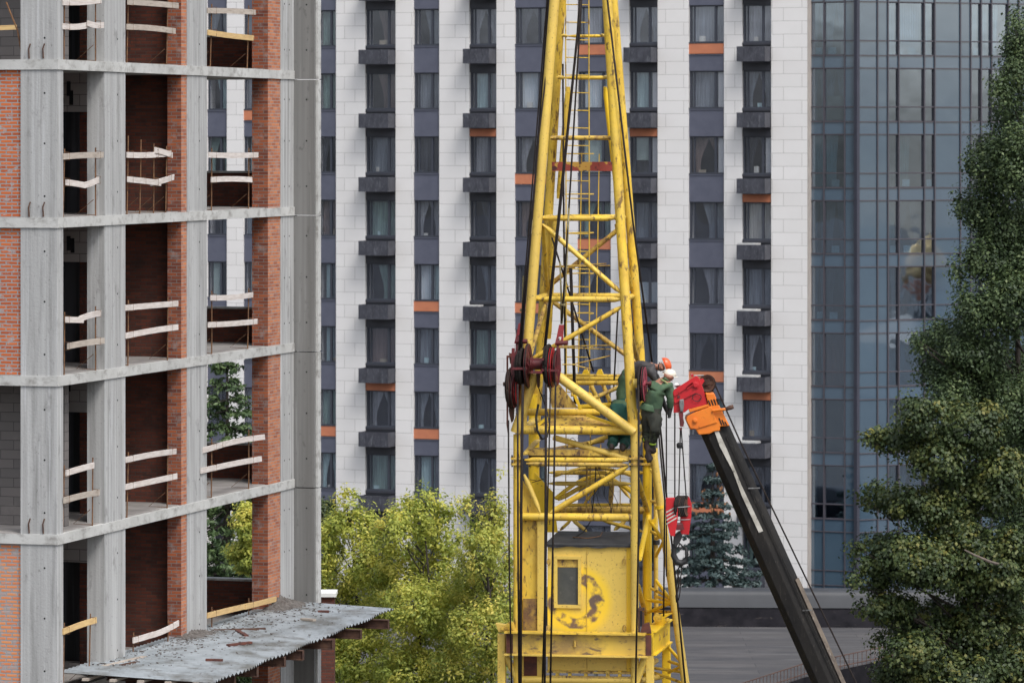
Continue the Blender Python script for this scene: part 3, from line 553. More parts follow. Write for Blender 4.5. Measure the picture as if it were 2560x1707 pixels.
for (j, bay), pl in RAILS.items():
    zs = ST[j + 1]; a_m = la((pl[0][0][0] + pl[0][1][0]) / 2)
    gr = thing('guard_rail', LBL[(j, bay)], 'guard rail', LF(a_m, .08, zs), 'plank guard rails along the open bays')
    xs = [p[0][0] for p in pl] + [p[1][0] for p in pl]; zmax = -1e9
    for (x0, y0), (x1, y1), kd in pl:
        a0, a1 = la(x0, -.0), la(x1, 0); z0, z1 = lz(y0, a0), lz(y1, a1); zmax = max(zmax, z0, z1)
        boff = rr2.uniform(-.05, .0); n = 5; mb = MB(); tw = rr2.uniform(-.25, .25)
        pv = LF(a0, boff, z0)
        sag = rr2.uniform(-.02, .03); pts = [LF(a0 + (a1 - a0) * i / n, boff, z0 + (z1 - z0) * i / n - sag * math.sin(math.pi * i / n)) for i in range(n + 1)]
        hv, tv = Vector((0, 0, .125)), LW * .03
        vs = []
        for i, q in enumerate(pts):
            t = tw * i / n * .3; h2 = Vector((0, 0, .125 * math.cos(t))) + LW * .125 * math.sin(t)
            vs += [q - h2 / 2 - tv / 2, q + h2 / 2 - tv / 2, q + h2 / 2 + tv / 2, q - h2 / 2 + tv / 2]
        fs = [(4 * i + c_, 4 * i + (c_ + 1) % 4, 4 * i + 4 + (c_ + 1) % 4, 4 * i + 4 + c_) for i in range(n) for c_ in range(4)] + [(3, 2, 1, 0), (4 * n, 4 * n + 1, 4 * n + 2, 4 * n + 3)]
        mb.add(vs, fs); mb.build('plank', {'w': m_wood_w, 'n': m_wood, 'y': m_wood_y}[kd], gr)
    xl, xr = min(xs), max(xs); xr = min(xr, {1: 232, 2: 400, 3: 585}[bay]); xl = max(xl, {1: 147, 2: 292, 3: 484}[bay])
    npost = 4 if (j, bay) == (1, 2) else 2
    for q in range(npost):
        x = xl + (xr - xl) * (.06 + .84 * q / (npost - 1)); a = la(x) ; zt_ = max(lz(p_[0][1] + (p_[1][1] - p_[0][1]) * (x - p_[0][0]) / (p_[1][0] - p_[0][0] + .01), a) for p_ in pl if True)
        mb = MB(); ln = rr2.uniform(-.06, .06)
        mb.path([LF(a + ln, .06, zs + .0), LF(a + ln * .5, .05, (zs + zmax) / 2), LF(a, .04, zt_ + .16)], .015, 6); mb.path([LF(a + ln, .06, zs + .02), LF(a + ln, .5, zs + .03), LF(a + ln - .02, .1, zs + .35)], .009, 5); mb.build('post', m_rebar, gr)
        for (x0, y0), (x1, y1), kd in pl:
            mb = MB()
            if x0 - 2 < x < x1 + 2: zz = lz(y0 + (y1 - y0) * (x - x0) / (x1 - x0), a); mb.path([LF(a - .03, .03, zz - .08), LF(a - .03, -.09, zz - .07), LF(a - .03, -.09, zz + .08), LF(a - .03, .03, zz + .09)], .006, 4)
            if mb.v: mb.build('wire_tie', m_rebar, gr)

# bent rebar with a short board at the extreme left
gr = thing('guard_rail', 'short plank end tied to bent rebar at the left frame edge', 'guard rail', LF(A0, 1.3, ST[1]), 'plank guard rails along the open bays')
mb = MB(); mb.bar(LF(A0 + .1, lb(34, A0), lz(62, A0)), LF(A0 + .1, 2.2, lz(66, A0)), .03, .1); mb.build('plank', m_wood_y, gr)
mb = MB(); mb.path([LF(A0 + .1, lb(48, A0), ST[1]), LF(A0 + .1, lb(36, A0), lz(70, A0)), LF(A0 + .1, lb(20, A0), lz(30, A0)), LF(A0 + .1, lb(10, A0), lz(4, A0))], .02); mb.build('post', m_rebar, gr)

# ------------------------------------------------------------------ corrugated canopy
can = thing('corrugated_canopy', 'corrugated metal canopy strewn with rubble jutting from the concrete frame', 'canopy', LF(7, -1.4, 15.6))
a0c, a1c = la(168), A_E + .1
mb = MB(); NW = 260; vs = []
for i in range(NW + 1):
    a = a0c + (a1c - a0c) * i / NW; t = i / NW
    bo_ = -3.15 + .65 * t + .05 * math.sin(i * .11) + (.12 * math.exp(-((t - .56) / .05) ** 2)); dz = .022 * math.cos(i * math.pi / 2 * 1.0) if i % 2 == 0 else 0
    dz = .034 * math.sin(i * 1.5708)
    for q in range(5): b = .3 + (bo_ - .3) * q / 4; vs.append(LF(a, b, 15.80 - .025 * q + dz - .05 * math.exp(-((t - .56) / .04) ** 2) * (q == 4)))
fs = [(i * 5 + q, i * 5 + q + 1, i * 5 + q + 6, i * 5 + q + 5) for i in range(NW) for q in range(4)]
mb.add(vs, fs); mb.build('corrugated_sheet', m_zinc, can, smooth=True)
for xe, ye in ((893, 1440), (830, 1456), (765, 1476), (697, 1498), (655, 1512), (592, 1532), (540, 1548)):
    # find a along the facade whose outward end lands at this view column with b = -2.9
    a = la(xe, -2.95); mb = MB()
    for zz0, zz1, hw in ((15.42, 15.44, .06), (15.442, 15.62, .01), (15.622, 15.642, .06)): lbox(mb, a - hw, a + hw, -2.95, .4, zz0, zz1)
    lbox(mb, a - .055, a + .055, -2.95, -2.94, 15.442, 15.62)
    mb.build('steel_beam', m_rusty, can)
for i in range(5):
    a = a0c + .25; b = -.25 - i * .62; mb = MB(); lbox(mb, a0c - .05, a0c + 1.6, b - .1, b + .03, 15.645, 15.70); mb.build('timber_bearer', m_wood, can)
mb = MB()
for i in range(1500):
    t = rr2.random(); b = .1 - abs(rr2.gauss(0, .8)); a = a0c + 1 + (a1c - a0c - 1.2) * t
    if b < -2.6: continue
    if rr2.random() < .4: a = rr2.choice([a1c - 1.2 + rr2.gauss(0, .7), aC2a + rr2.gauss(0, .9)]); b = .1 - abs(rr2.gauss(0, .35))
    if a > a1c - .1: continue
    s_ = rr2.uniform(.008, .036); q = LF(a, b, 15.80 - .03 * abs(b)); an = rr2.uniform(0, 6.28); u_ = Vector((math.cos(an), math.sin(an), rr2.uniform(-.2, .3))); v_ = Vector((-math.sin(an), math.cos(an), 0))
    mb.obox(q, u_ * s_ * 1.6, v_ * s_, (0, 0, s_ * .7))
for cx_, wd, hh in ((a1c - 1.1, 1.5, .28), (aC2a + .3, 1.5, .13)):
    n = 14
    for i in range(n):
        for q in range(4): 
            s_ = .16 * rr2.uniform(.7, 1.3); h_ = hh * (1 - abs(i - n / 2) / n * 2) * (1 - q / 4) + .03
            mb.lathe(LF(cx_ + (i / n - .5) * wd * 1.6 + rr2.uniform(-.05, .05), .02 - q * .13, 15.76), (rr2.uniform(-.1, .1), 0, 1), [(s_, 0), (s_ * .75, h_ * .6), (s_ * .2, h_)], 6)
rub = mb.build('rubble', m_debris, None, origin=LF(7, -1, 15.8)); struct(rub, 'stuff'); tag(rub, 'crumbled mortar and rubble littering the metal canopy', 'rubble')
for (x0, y0, x1, y1, wd, mt, lab) in ((600 * .3906, 1537 - 6, 850 * .3906, 1508, .13, m_wood, 'long weathered plank lying on the near end of the canopy'),
        (712 * .3906, 1010.6 + 1325 * .3906, 800 * .3906, 1010.6 + 1305 * .3906, .1, m_rusty, 'dark short board on the canopy beside the long plank'),
        (1340 * .3906, 1010.6 + 1205 * .3906, 1475 * .3906, 1010.6 + 1188 * .3906, .1, m_rustred, 'short red brown board in the middle of the canopy'),
        (1395 * .3906, 1010.6 + 1120 * .3906, 1450 * .3906, 1010.6 + 1150 * .3906, .1, m_rustred, 'brown wood scrap leaning on the rusty angle iron'),
        (1215 * .3906, 1010.6 + 1120 * .3906, 1560 * .3906, 1010.6 + 1108 * .3906, .1, m_rusty, 'long rusty angle iron lying across the canopy'),
        (1870 * .3906, 1010.6 + 1006 * .3906, 1935 * .3906, 1010.6 + 1006 * .3906, .12, m_rustred, 'red brown board at the far corner of the canopy below the fin'),
        (1775 * .3906, 1010.6 + 1050 * .3906, 1850 * .3906, 1010.6 + 1057 * .3906, .12, m_wood, 'pale split board near the far end of the canopy'),
        (1210 * .3906, 1010.6 + 1290 * .3906, 1310 * .3906, 1010.6 + 1292 * .3906, .07, m_rustred, 'thin stick lying near the outer edge of the canopy')):
    zz = 15.79
    def onz(x, y): Yd = (CZ - zz) / (y * D2 - HY) * FPX; return P(x * D2, y * D2, Yd)
    q0, q1 = onz(x0, y0), onz(x1, y1); mb = MB(); mb.bar(q0, q1, wd, .05); o = mb.build('board_scrap', mt, None, origin=(q0 + q1) / 2); tag(o, lab, 'board', 'boards lying on the canopy')
# ------------------------------------------------------------------ yellow tower crane
CO = Vector((163 / FPX * 88, 88, 0)); ct_ = R(8); CE = Vector((math.cos(ct_), -math.sin(ct_), 0)); CV = Vector((math.sin(ct_), math.cos(ct_), 0))
def C(x, y, q=0.0):       # view point (2560 px) on the crane plane at depth q behind its front face
    k = (x - CX) / FPX; o = CO + CV * q; p = (k * o.y - o.x) / (CE.x - k * CE.y); w = o + CE * p
    return Vector((w.x, w.y, CZ - (y - HY) / FPX * w.y))
def CF(p, q, z): return CO + CE * p + CV * q + Vector((0, 0, z))
crane = thing('tower_crane', 'weathered yellow lattice tower crane with dark red pulleys in the middle', 'tower crane', CF(0, 1.2, 0))
def T_(name, p0, p1, r, mat=None, n=12, **kw): return MB().tube(p0, p1, r, n, **kw).build(name, mat or m_yel, crane, smooth='auto')
def ZY(y, q=0): return CZ - (y - HY) / FPX * (88 + q)
def hw(z): return max(.30, 1.215 - (z - 20.73) * .0927)
ZT = 34.0
def leg(sx, sy, z): w = hw(z); return CF(sx * w, 1.2 + sy * w, z)
for sx in (-1, 1):
    for sy in (-1, 1):
        T_('mast_leg', leg(sx, sy, 20.75 if sy < 0 else 20.6), leg(sx, sy, ZT), .108 if sy < 0 else .10, m_yel_pale if sy < 0 and sx < 0 else m_yel, 16)
        # splice tubes alongside the back legs
        if sy > 0: T_('splice_tube', leg(sx, sy, ZY(500)) - CE * sx * .10, leg(sx, sy, ZY(215)) - CE * sx * .12 - CV * .05, .06, m_yel_br if sx > 0 else m_yel, 10, pinch=1); T_('splice_tube', leg(sx, sy, ZY(860)) - CE * sx * .13 - CV * .02, leg(sx, sy, ZY(555)) - CE * sx * .06 - CV * .08, .06, m_yel_br if sx > 0 else m_yel, 10, pinch=1)
for y, r in ((86, .035), (192, .045), (345, .052), (547, .06), (749, .065)):
    z = ZY(y)
    for (a, b) in (((-1, -1), (1, -1)), ((-1, 1), (1, 1)), ((-1, -1), (-1, 1)), ((1, -1), (1, 1))):
        if y < 300 and a[1] < 0 and b[1] < 0: continue
        T_('crossbar', leg(*a, z), leg(*b, z), r, m_yel if y != 345 or a[1] > 0 else m_yel_rusty, 10, pinch=1)
z = ZY(417, .4); MB().bar(leg(-1, -.2, z), leg(1, -.2, z), .02, .2).build('marker_plate', M('patched_plate', (.50, .28, .05), (.27, .045, .03), .75, 3.2, .49, .51, layers=[((.05, .02, .02), 4, .54, .57, (1, 1, 1), .9)]), crane)
def diag(a, ya, b, yb, r=.055, m=None): T_('diagonal_brace', leg(*a, ZY(ya)), leg(*b, ZY(yb)), r, m, 10, pinch=1)
diag((-1, -1), 562, (1, -1), 735); diag((1, 1), 565, (-1, 1), 728, .055, m_yel_rusty); diag((1, -1), 765, (-1, -1), 905); diag((-1, 1), 752, (1, 1), 925, .055, m_yel_rusty)
diag((1, -1), 562, (1, 1), 735, .05); diag((-1, 1), 765, (-1, -1), 905, .05, m_yel_rusty); diag((1, -1), 765, (1, 1), 930, .055, m_yel_rusty); diag((-1, -1), 562, (-1, 1), 735, .05)
# ladder with safety hoops
lad = thing; LQ = 1.5
lr0, lr1 = C(1414, -40, LQ), C(1472, -40, LQ); lb0, lb1 = C(1416, 985, LQ), C(1474, 985, LQ)
ldr = MB().tube(lr0, lb0, .015, 6).tube(lr1, lb1, .015, 6).build('ladder', m_yel, crane)
y = 12
while y < 985: a, b = C(1414, y, LQ), C(1473, y + 1, LQ); MB().tube(a, b, .013, 6).build('rung', m_yel, ldr); y += 44
for y in (385, 486, 583, 685, 785, 868):
    a, b = C(1413, y, LQ), C(1474, y, LQ); c_ = (a + b) / 2; pts = []
    for i in range(13):
        an = math.pi * i / 12; pts.append(a + (b - a) * (.5 - .5 * math.cos(an)) * 1.0 + CE * .16 * math.sin(an) + CV * .62 * math.sin(an))
    MB().path(pts, .014, 5).build('safety_hoop', m_yel, ldr)
for x in (1450, 1494): MB().tube(C(x + 4, 385, LQ + .5), C(x - 4, 868 if x > 1460 else 930, LQ + .5), .012, 5).build('hoop_bar', m_yel, ldr)
# loose rods across the mast
for (x0, y0, x1, y1, q) in ((1371, 667, 1516, 659, .8), (1380, 668, 1525, 664, .9), (1385, 866, 1526, 863, .6), (1385, 868, 1528, 873, .7), (1405, 911, 1440, 911, .5), (1440, 909, 1526, 889, .5), (1440, 914, 1478, 922, .5)):
    MB().tube(C(x0, y0, q), C(x1, y1, q), .014, 5).build('loose_rod', m_yel_rusty, crane)
# ---- head platform at the mast foot
for (x0, y0, x1, y1, q0, q1, r, m) in (
    (1308, 1074, 1583, 1076, .0, .0, .095, m_yel), (1318, 1030, 1500, 1030, .55, .55, .075, m_yel),
    (1392, 938, 1586, 1081, -.15, -.12, .10, m_yel_pale), (1338, 935, 1288, 1080, -.15, -.12, .105, m_yel_pale),
    (1405, 938, 1592, 940, 2.2, 2.2, .035, m_yel), (1412, 946, 1562, 947, 1.7, 1.7, .045, m_yel), (1412, 957, 1565, 957, 1.3, 1.3, .05, m_yel),
    (1562, 961, 1484, 995, 1.3, .9, .045, m_yel_rusty), (1586, 1076, 1620, 1062, 0, 1.6, .075, m_yel_br), (1568, 1000, 1614, 1058, .3, 1.7, .05, m_yel),
    (1612, 1066, 1588, 1130, 1.6, .1, .05, m_yel), (1303, 1076, 1338, 1050, 0, 2.0, .08, m_yel), (1333, 985, 1333, 1075, 2.2, 2.2, .10, m_yel_br),
    (1384, 1093, 1572, 1148, .3, .1, .062, m_yel_pale), (1470, 1110, 1540, 1082, 1.2, 1.6, .055, m_yel), (1350, 1130, 1510, 1100, 1.5, 1.8, .05, m_yel_rusty),
    (1500, 1010, 1475, 958, 1.4, 1.6, .05, m_yel), (1525, 1005, 1505, 955, 1.5, 1.7, .045, m_yel), (1475, 985, 1485, 1000, .9, 1.2, .04, m_yel), (1540, 1015, 1570, 980, 1.5, 1.7, .04, m_yel), (1445, 1018, 1530, 1012, 1.5, 1.5, .06, m_yel_br),
    (1430, 990, 1440, 935, 1.3, 1.5, .03, m_yel)):
    T_('tie_tube', C(x0, y0, q0), C(x1, y1, q1), r, m, 14)
for x in (1463, 1498): MB().prism([C(x - 8, 935, 1.9), C(x - 3, 924, 1.9), C(x + 5, 923, 1.9), C(x + 10, 936, 1.9)], CV * .12).build('mounting_lug', m_yel_br, crane)
MB().prism([C(1371, 962, .25), C(1398, 960, .25), C(1446, 1020, .25), C(1379, 1020, .25)], CV * .03).build('head_plate', m_yel_rusty, crane)
mb = MB(); q0, q1, q2, q3 = C(1346, 1063, .08), C(1536, 1064, .08), C(1470, 1038, .5), C(1372, 1038, .5); mb.prism([q0, q1, q2, q3], (0, .02, -.03)); mb.build('head_plate', m_yel_rusty, crane)
MB().bar(C(1436, 985, .2), C(1452, 1024, .2), .04, .06).build('tie_tube', m_yel_br, crane); MB().bar(C(1466, 1037, .1), C(1545, 1064, .05), .05, .06).build('tie_tube', m_yel_br, crane); MB().bar(C(1372, 1040, .1), C(1345, 1062, .05), .05, .06).build('tie_tube', m_yel_br, crane)
# ---- lower tower
Q2 = 2.4
for (x, y0, q, r, m) in ((1292, 1085, 0, .075, m_yel), (1587, 1050, 0, .09, m_yel_pale), (1335, 1070, Q2, .12, m_yel_br), (1618, 1075, Q2, .10, m_yel_br)):
    a = C(x, y0, q); T_('tower_leg', a, Vector((a.x, a.y, 0)), r, m, 16)
for (x0, y0, x1, y1, q0, q1, r, m) in (
    (1312, 1149, 1572, 1150, 0, 0, .058, m_yel), (1316, 1158, 1570, 1162, 0, 0, .055, m_yel_rusty), (1372, 1181, 1615, 1181, Q2, Q2, .05, m_yel),
    (1372, 1208, 1580, 1209, 1.2, 1.2, .048, m_yel_pale), (1571, 1165, 1375, 1282, 0, 0, .062, m_yel), (1305, 1291, 1580, 1293, 0, 0, .085, m_yel), (1345, 1275, 1612, 1275, Q2, Q2, .085, m_yel_rusty),
    (1400, 1262, 1600, 1261, 1.9, 1.9, .035, m_yel), (1310, 1185, 1350, 1280, 0, 0, .055, m_yel_pale),
    (1395, 1250, 1500, 1190, 1.6, 1.9, .05, m_yel), (1500, 1190, 1585, 1225, 1.9, 1.6, .05, m_yel), (1460, 1258, 1500, 1210, 1.9, 1.9, .03, m_yel), (1535, 1195, 1575, 1245, Q2, Q2, .04, m_yel),
    (1526, 1262, 1532, 1185, 1.9, 1.9, .055, m_yel_rusty), (1400, 1325, 1427, 1300, 2, 2, .035, m_yel), (1467, 1328, 1430, 1298, 2, 2, .045, m_yel_pale), (1535, 1325, 1565, 1300, 2, 2, .045, m_yel_pale), (1505, 1300, 1612, 1330, 1.5, Q2, .04, m_yel),
    (1592, 1190, 1620, 1280, .1, Q2, .055, m_yel), (1622, 1285, 1598, 1400, Q2, .1, .06, m_yel_br), (1594, 1460, 1614, 1535, .1, Q2, .055, m_yel), (1345, 1100, 1312, 1135, 1.2, 0, .06, m_yel_pale)):
    T_('tower_brace', C(x0, y0, q0), C(x1, y1, q1), r, m, 12, pinch=1 if r < .07 else 0)
pts = [C(1385 + i * 22, 1190 - 22 * math.sin(math.pi * i / 9), 1.6 + .8 * math.sin(math.pi * i / 9)) for i in range(10)]
MB().path(pts, .035, 8).build('ring_tube', m_yel, crane, smooth=True)
pts = [C(1390 + i * 23, 1245 - 55 * math.sin(math.pi * i / 9), 1.2 + .8 * math.sin(math.pi * i / 9)) for i in range(10)]
MB().path(pts, .045, 8).build('ring_tube', m_yel_br, crane, smooth=True)
MB().obox(C(1320, 1138, .15), C(1578, 1140, .15) - C(1320, 1138, .15), (0, .5, 0), (0, 0, .13)).build('walkway_board', m_yel_rusty, crane)
MB().obox(C(1322, 1145, .3), C(1578, 1145, .3) - C(1322, 1145, .3), (0, 1.2, 0), (0, 0, .04)).build('walkway_board', m_rusty, crane)
for x, q in ((1292, 0), (1587, 0), (1335, Q2), (1618, Q2)):     # bolted joint flanges
    a = C(x, 1152, q); mb = MB()
    for k in (-1, 1): mb.box(a.x - .13, a.x + .13, a.y - .13, a.y + .13, a.z + k * .06 - .022, a.z + k * .06 + .022)
    mb.build('joint_flange', m_yel_rusty, crane); mb = MB()
    for sx in (-.1, .1):
        for sy in (-.1, .1): mb.lathe((a.x + sx, a.y + sy, a.z - .12), (0, 0, 1), [(.02, 0), (.02, .24)], 6)
    mb.build('bolt', m_black, crane)
# panels on the left
def plate(name, pts, th, m): return MB().prism(pts, CV * th).build(name, m, crane)
plate('side_panel', [C(1305, 1197, .1), C(1352, 1285, .1), C(1305, 1285, .1)], .03, m_yel)
plate('side_panel', [C(1306, 1299, .12), C(1345, 1299, .12), C(1345, 1580, .12), C(1306, 1580, .12)], .04, m_yel)
plate('side_panel', [C(1336, 1180, 1.9), C(1382, 1230, 1.9), C(1394, 1330, 1.9), C(1336, 1330, 1.9)], .04, m_yel_br)
plate('rusty_door', [C(1308, 1496, .08), C(1343, 1496, .08), C(1343, 1580, .08), C(1308, 1580, .08)], .03, M('rusty_door', (.33, .2, .045), (.16, .085, .04), .8, 5, .4, .6, layers=[((.05, .03, .028), 12, .5, .62, (1, 1, 1), .8)]))
plate('rusty_door', [C(1307, 1634, .15), C(1346, 1634, .15), C(1345, 1690, .15), C(1307, 1690, .15)], .03, m_rustred)
for x in (1296, 1352): a, b = C(x, 1300, .02), C(x, 1580, .02); MB().obox(a - CE * .075, CE * .15, CV * .12, b - a).build('post', m_yel_pale if x > 1300 else m_yel, crane)
for x in (1300, 1352): a, b = C(x, 1636, .12), C(x, 1860, .12); MB().obox(a - CE * .08, CE * .16, CV * .14, b - a).build('post', m_yel_pale, crane)
# ---- machinery cabin
def stained():
    m = m_yel_pale.copy(); m.name = 'cabin_paint'; n = m.node_tree.nodes; l = m.node_tree.links; b = n['Principled BSDF']; src = b.inputs['Base Color'].links[0].from_socket
    tc = n.new('ShaderNodeTexCoord'); o0 = crane['_o']
    def ring(cp, r0, r1, soft, distort, thr):
        cc = cp - Vector(o0); sb = n.new('ShaderNodeVectorMath'); sb.operation = 'SUBTRACT'; sb.inputs[1].default_value = cc; l.new(tc.outputs['Object'], sb.inputs[0])
        ml = n.new('ShaderNodeVectorMath'); ml.operation = 'MULTIPLY'; ml.inputs[1].default_value = (1, 0, 1); l.new(sb.outputs[0], ml.inputs[0])
        ln = n.new('ShaderNodeVectorMath'); ln.operation = 'LENGTH'; l.new(ml.outputs[0], ln.inputs[0])
        nz = noise(n, l, 3.5, 6); ad = n.new('ShaderNodeMath'); ad.operation = 'MULTIPLY_ADD'; ad.inputs[1].default_value = distort; l.new(nz.outputs[0], ad.inputs[0]); l.new(ln.outputs['Value'], ad.inputs[2])
        a = ramp(n, l, ad.outputs[0], r0 + distort / 2 - soft, r0 + distort / 2 + soft); c_ = ramp(n, l, ad.outputs[0], r1 + distort / 2 + soft, r1 + distort / 2 - soft)
        mu = n.new('ShaderNodeMath'); mu.operation = 'MULTIPLY'; l.new(a, mu.inputs[0]); l.new(c_, mu.inputs[1])
        nn = ramp(n, l, noise(n, l, 4.3, 7).outputs[0], thr - .07, thr + .07); m2 = n.new('ShaderNodeMath'); m2.operation = 'MULTIPLY'; l.new(mu.outputs[0], m2.inputs[0]); l.new(nn, m2.inputs[1]); return m2.outputs[0], mu.outputs[0]
    cp = C(1440, 1502, 0)
    f1, r1 = ring(cp, .36, .60, .02, .18, .50); f0, r0 = ring(cp, .25, .75, .08, .1, .3)
    col = mix(n, l, r0, src, (.80, .53, .03)); col = mix(n, l, f1, col, (.16, .095, .06))
    f2, _ = ring(C(1490, 1505, 0), .0, .15, .02, .2, .44); col = mix(n, l, f2, col, (.12, .08, .06))
    l.new(col, b.inputs['Base Color']); return m
m_cab = stained()
cx0, cx1, cyt, cyb = 1369, 1566, 1362, 1675
a = C(cx0, cyt, .10); b_ = C(cx1, cyt, .10); zb = C(cx0, cyb, .1).z; wv = b_ - a; wv.z = 0; CD = CV * 2.1
wx0, wx1 = C(1389, 1393, .1), C(1449, 1515, .1)
mb = MB()    # walls with a real window opening
def cw(xa, xb, ya, yb): p = C(xa, ya, .1); q = C(xb, ya, .1); r_ = C(xa, yb, .1); w_ = q - p; w_.z = 0; return mb.obox(p, w_, CV * .04, (0, 0, r_.z - p.z))
cw(cx0, 1389, cyt, cyb); cw(1449, cx1, cyt, cyb); cw(1389, 1449, cyt, 1393); cw(1389, 1449, 1515, cyb)
mb.obox(Vector((a.x, a.y, zb)) + CV * .04, CE * .03, CD, (0, 0, a.z - zb)); mb.obox(Vector((b_.x, b_.y, zb)) + CV * .04 - CE * .03, CE * .03, CD, (0, 0, a.z - zb)); mb.obox(Vector((a.x, a.y, zb)) + CD, wv, CV * .03, (0, 0, a.z - zb)); mb.obox(Vector((a.x, a.y, zb)) + CV * .04, wv, CD, (0, 0, -.03))
cab = mb.build('cabin', m_cab, crane)
MB().obox(b_ + CV * .02 + Vector((0, 0, -.0)), CE * .09, CV * .6, (0, 0, zb - b_.z)).build('cabin_side', m_yel_br, crane)
mb = MB(); n = 14; wv2 = wv + CE * .14; o_ = a - CE * .05 - CV * .06
vs = []
for i in range(n + 1):
    sgg = -.03 * math.sin(i * .9) - (.06 if 4 < i < 7 else .02); vs += [o_ + wv2 * i / n + Vector((0, 0, sgg)), o_ + wv2 * i / n + Vector((0, 0, .035)), o_ + wv2 * i / n + CD + CV * .15 + Vector((0, 0, .10))]
mb.add(vs, [(3 * i, 3 * i + 3, 3 * i + 4, 3 * i + 1) for i in range(n)] + [(3 * i + 1, 3 * i + 4, 3 * i + 5, 3 * i + 2) for i in range(n)]); mb.obox(o_ + Vector((0, 0, -.02)), wv2, CD, (0, 0, .03)); mb.build('cabin_roof', m_roofing, crane)
wf = MB()
def fr4(mb, xa, xb, ya, yb, t, q, dep):
    for (u0, u1, v0, v1) in ((xa, xb, ya, ya + t), (xa, xb, yb - t, yb), (xa, xa + t, ya + t, yb - t), (xb - t, xb, ya + t, yb - t)):
        p = C(u0, v0, q); q_ = C(u1, v0, q); r_ = C(u0, v1, q); w_ = q_ - p; w_.z = 0; mb.obox(p, w_, CV * dep, (0, 0, r_.z - p.z))
fr4(wf, 1385, 1453, 1389, 1519, 8, .06, .06); win = wf.build('cabin_window', m_yel_pale, crane)
p = C(1393, 1397, .13); q_ = C(1445, 1397, .13); r_ = C(1393, 1511, .13); w_ = q_ - p; w_.z = 0
MB().obox(p, w_, CV * .006, (0, 0, r_.z - p.z)).build('pane', M('grimy_glass', (.085, .085, .075), (.055, .058, .055), .25, 3, layers=[((.15, .14, .12), 6, .55, .7, (1, 1, 1), .6)]), win)
p = C(1393, 1397, .122); q_ = C(1445, 1397, .122); MB().obox(p, Vector((q_.x - p.x, q_.y - p.y, 0)), CV * .006, (0, 0, -.17)).build('sun_strip', m_yel_rusty, win)
for x, y in ((1372, 1404), (1560, 1404), (1371, 1570), (1561, 1570)):
    c_ = C(x, y, .06); pts = [c_ + CE * .035 * math.cos(t * .52) + Vector((0, 0, .07 * math.sin(t * .52))) for t in range(12)]; pts.append(pts[0]); MB().path(pts, .010, 5).build('lifting_ring', m_yel_rusty, crane)
for y0, y1 in ((1362, 1580), (1640, 1672)): MB().tube(C(1467, y0 + 3, .085), C(1467, y1, .085), .006, 5).build('panel_seam', m_yel_rusty, crane)
for xx, yy in ((1465, 1416), (1465, 1538)): MB().lathe(C(xx, yy, .09), -CV, [(.022, 0), (.018, .02)], 8).build('hinge', m_yel_pale, crane)
# ---- main cross beam
bl, br = C(1262, 1581, -.25), C(1614, 1587, -.25); bw = br - bl; bw.z = 0; H = .44
mb = MB(); mb.obox(bl + CE * .18, bw - CE * .18, CV * .05, (0, 0, -H)); beam = mb.build('cross_beam', M('beam_paint', (.62, .42, .06), (.50, .33, .07), .55, .7, .35, .6, layers=[((.20, .13, .06), 1.1, .48, .62, (1, 1, 1), .75), ((.09, .06, .055), 6, .54, .64, (.6, .6, 1.6), .85)]), crane)
mb = MB(); mb.obox(bl - CV * .12 + Vector((0, 0, .0)), bw, CV * .3, (0, 0, .035)); mb.build('beam_flange', m_yel, crane)
mb = MB(); mb.obox(bl - CV * .12 + Vector((0, 0, -H - .035)), bw + CE * .05, CV * .3, (0, 0, .033)); mb.build('beam_flange', m_yel_pale, crane)
for s in (0, 1): o_ = bl + CE * .03 if s == 0 else br - CE * .02; MB().obox(o_ + Vector((0, 0, -.002)), CE * .14, CV * .04, (0, 0, -H + .004)).build('beam_end', m_rustred, crane)
MB().tube(C(1437, 1600, -.27), C(1437, 1616, -.27), .03, 8).build('beam_lug', m_yel_rusty, crane)
mb = MB(); s0, s1 = C(1633, 1582, 0), C(1675, 1550, 0); sd_ = CV * 2.3
o_ = br + CE * .10 + CV * .1; 
k1 = C(1675, 1550, 2.3); k0 = C(1634, 1581, 0.0); dv_ = k1 - k0; dv_.z = 0
mb.obox(k0, dv_, -CE * .06, (0, 0, -.46)); side = mb.build('side_beam', m_yel_br, crane)
mb = MB(); mb.obox(k0 + CE * .06, dv_, -CE * .32, (0, 0, .035)); mb.obox(k0 + CE * .06 - Vector((0, 0, .49)), dv_, -CE * .3, (0, 0, .03)); mb.build('beam_flange', m_yel_br, crane)
for f in (.35, .62, .8): q = k0 + dv_ * f; MB().prism([q + Vector((0, 0, -.12)) + CE * .003, q + Vector((0, 0, -.26)) - dv_ * .04 + CE * .003, q + Vector((0, 0, -.26)) + dv_ * .04 + CE * .003], CE * .01).build('cut_out', m_yel_rusty, crane)
for (x, y0, q, r, m) in ((1253, 1584, -.1, .085, m_yel_pale), (1624, 1590, 0, .085, m_yel_pale), (1665, 1606, 2.3, .09, m_yel_br)):
    a = C(x, y0, q); MB().obox(a - CE * r, CE * 2 * r, CV * 2 * r, (0, 0, -a.z)).build('outer_post', m, crane, bevel=.02)
for (x0, y0, x1, y1, q0, q1, r) in ((1264, 1638, 1310, 1730, 0, 0, .07), (1612, 1640, 1580, 1740, 0, 0, .075), (1300, 1698, 1592, 1700, .05, .05, .085), (1590, 1690, 1640, 1650, .1, 2, .06), (1598, 1700, 1655, 1690, .3, 2.2, .06)):
    T_('tower_brace', C(x0, y0, q0), C(x1, y1, q1), r, m_yel_pale, 12)
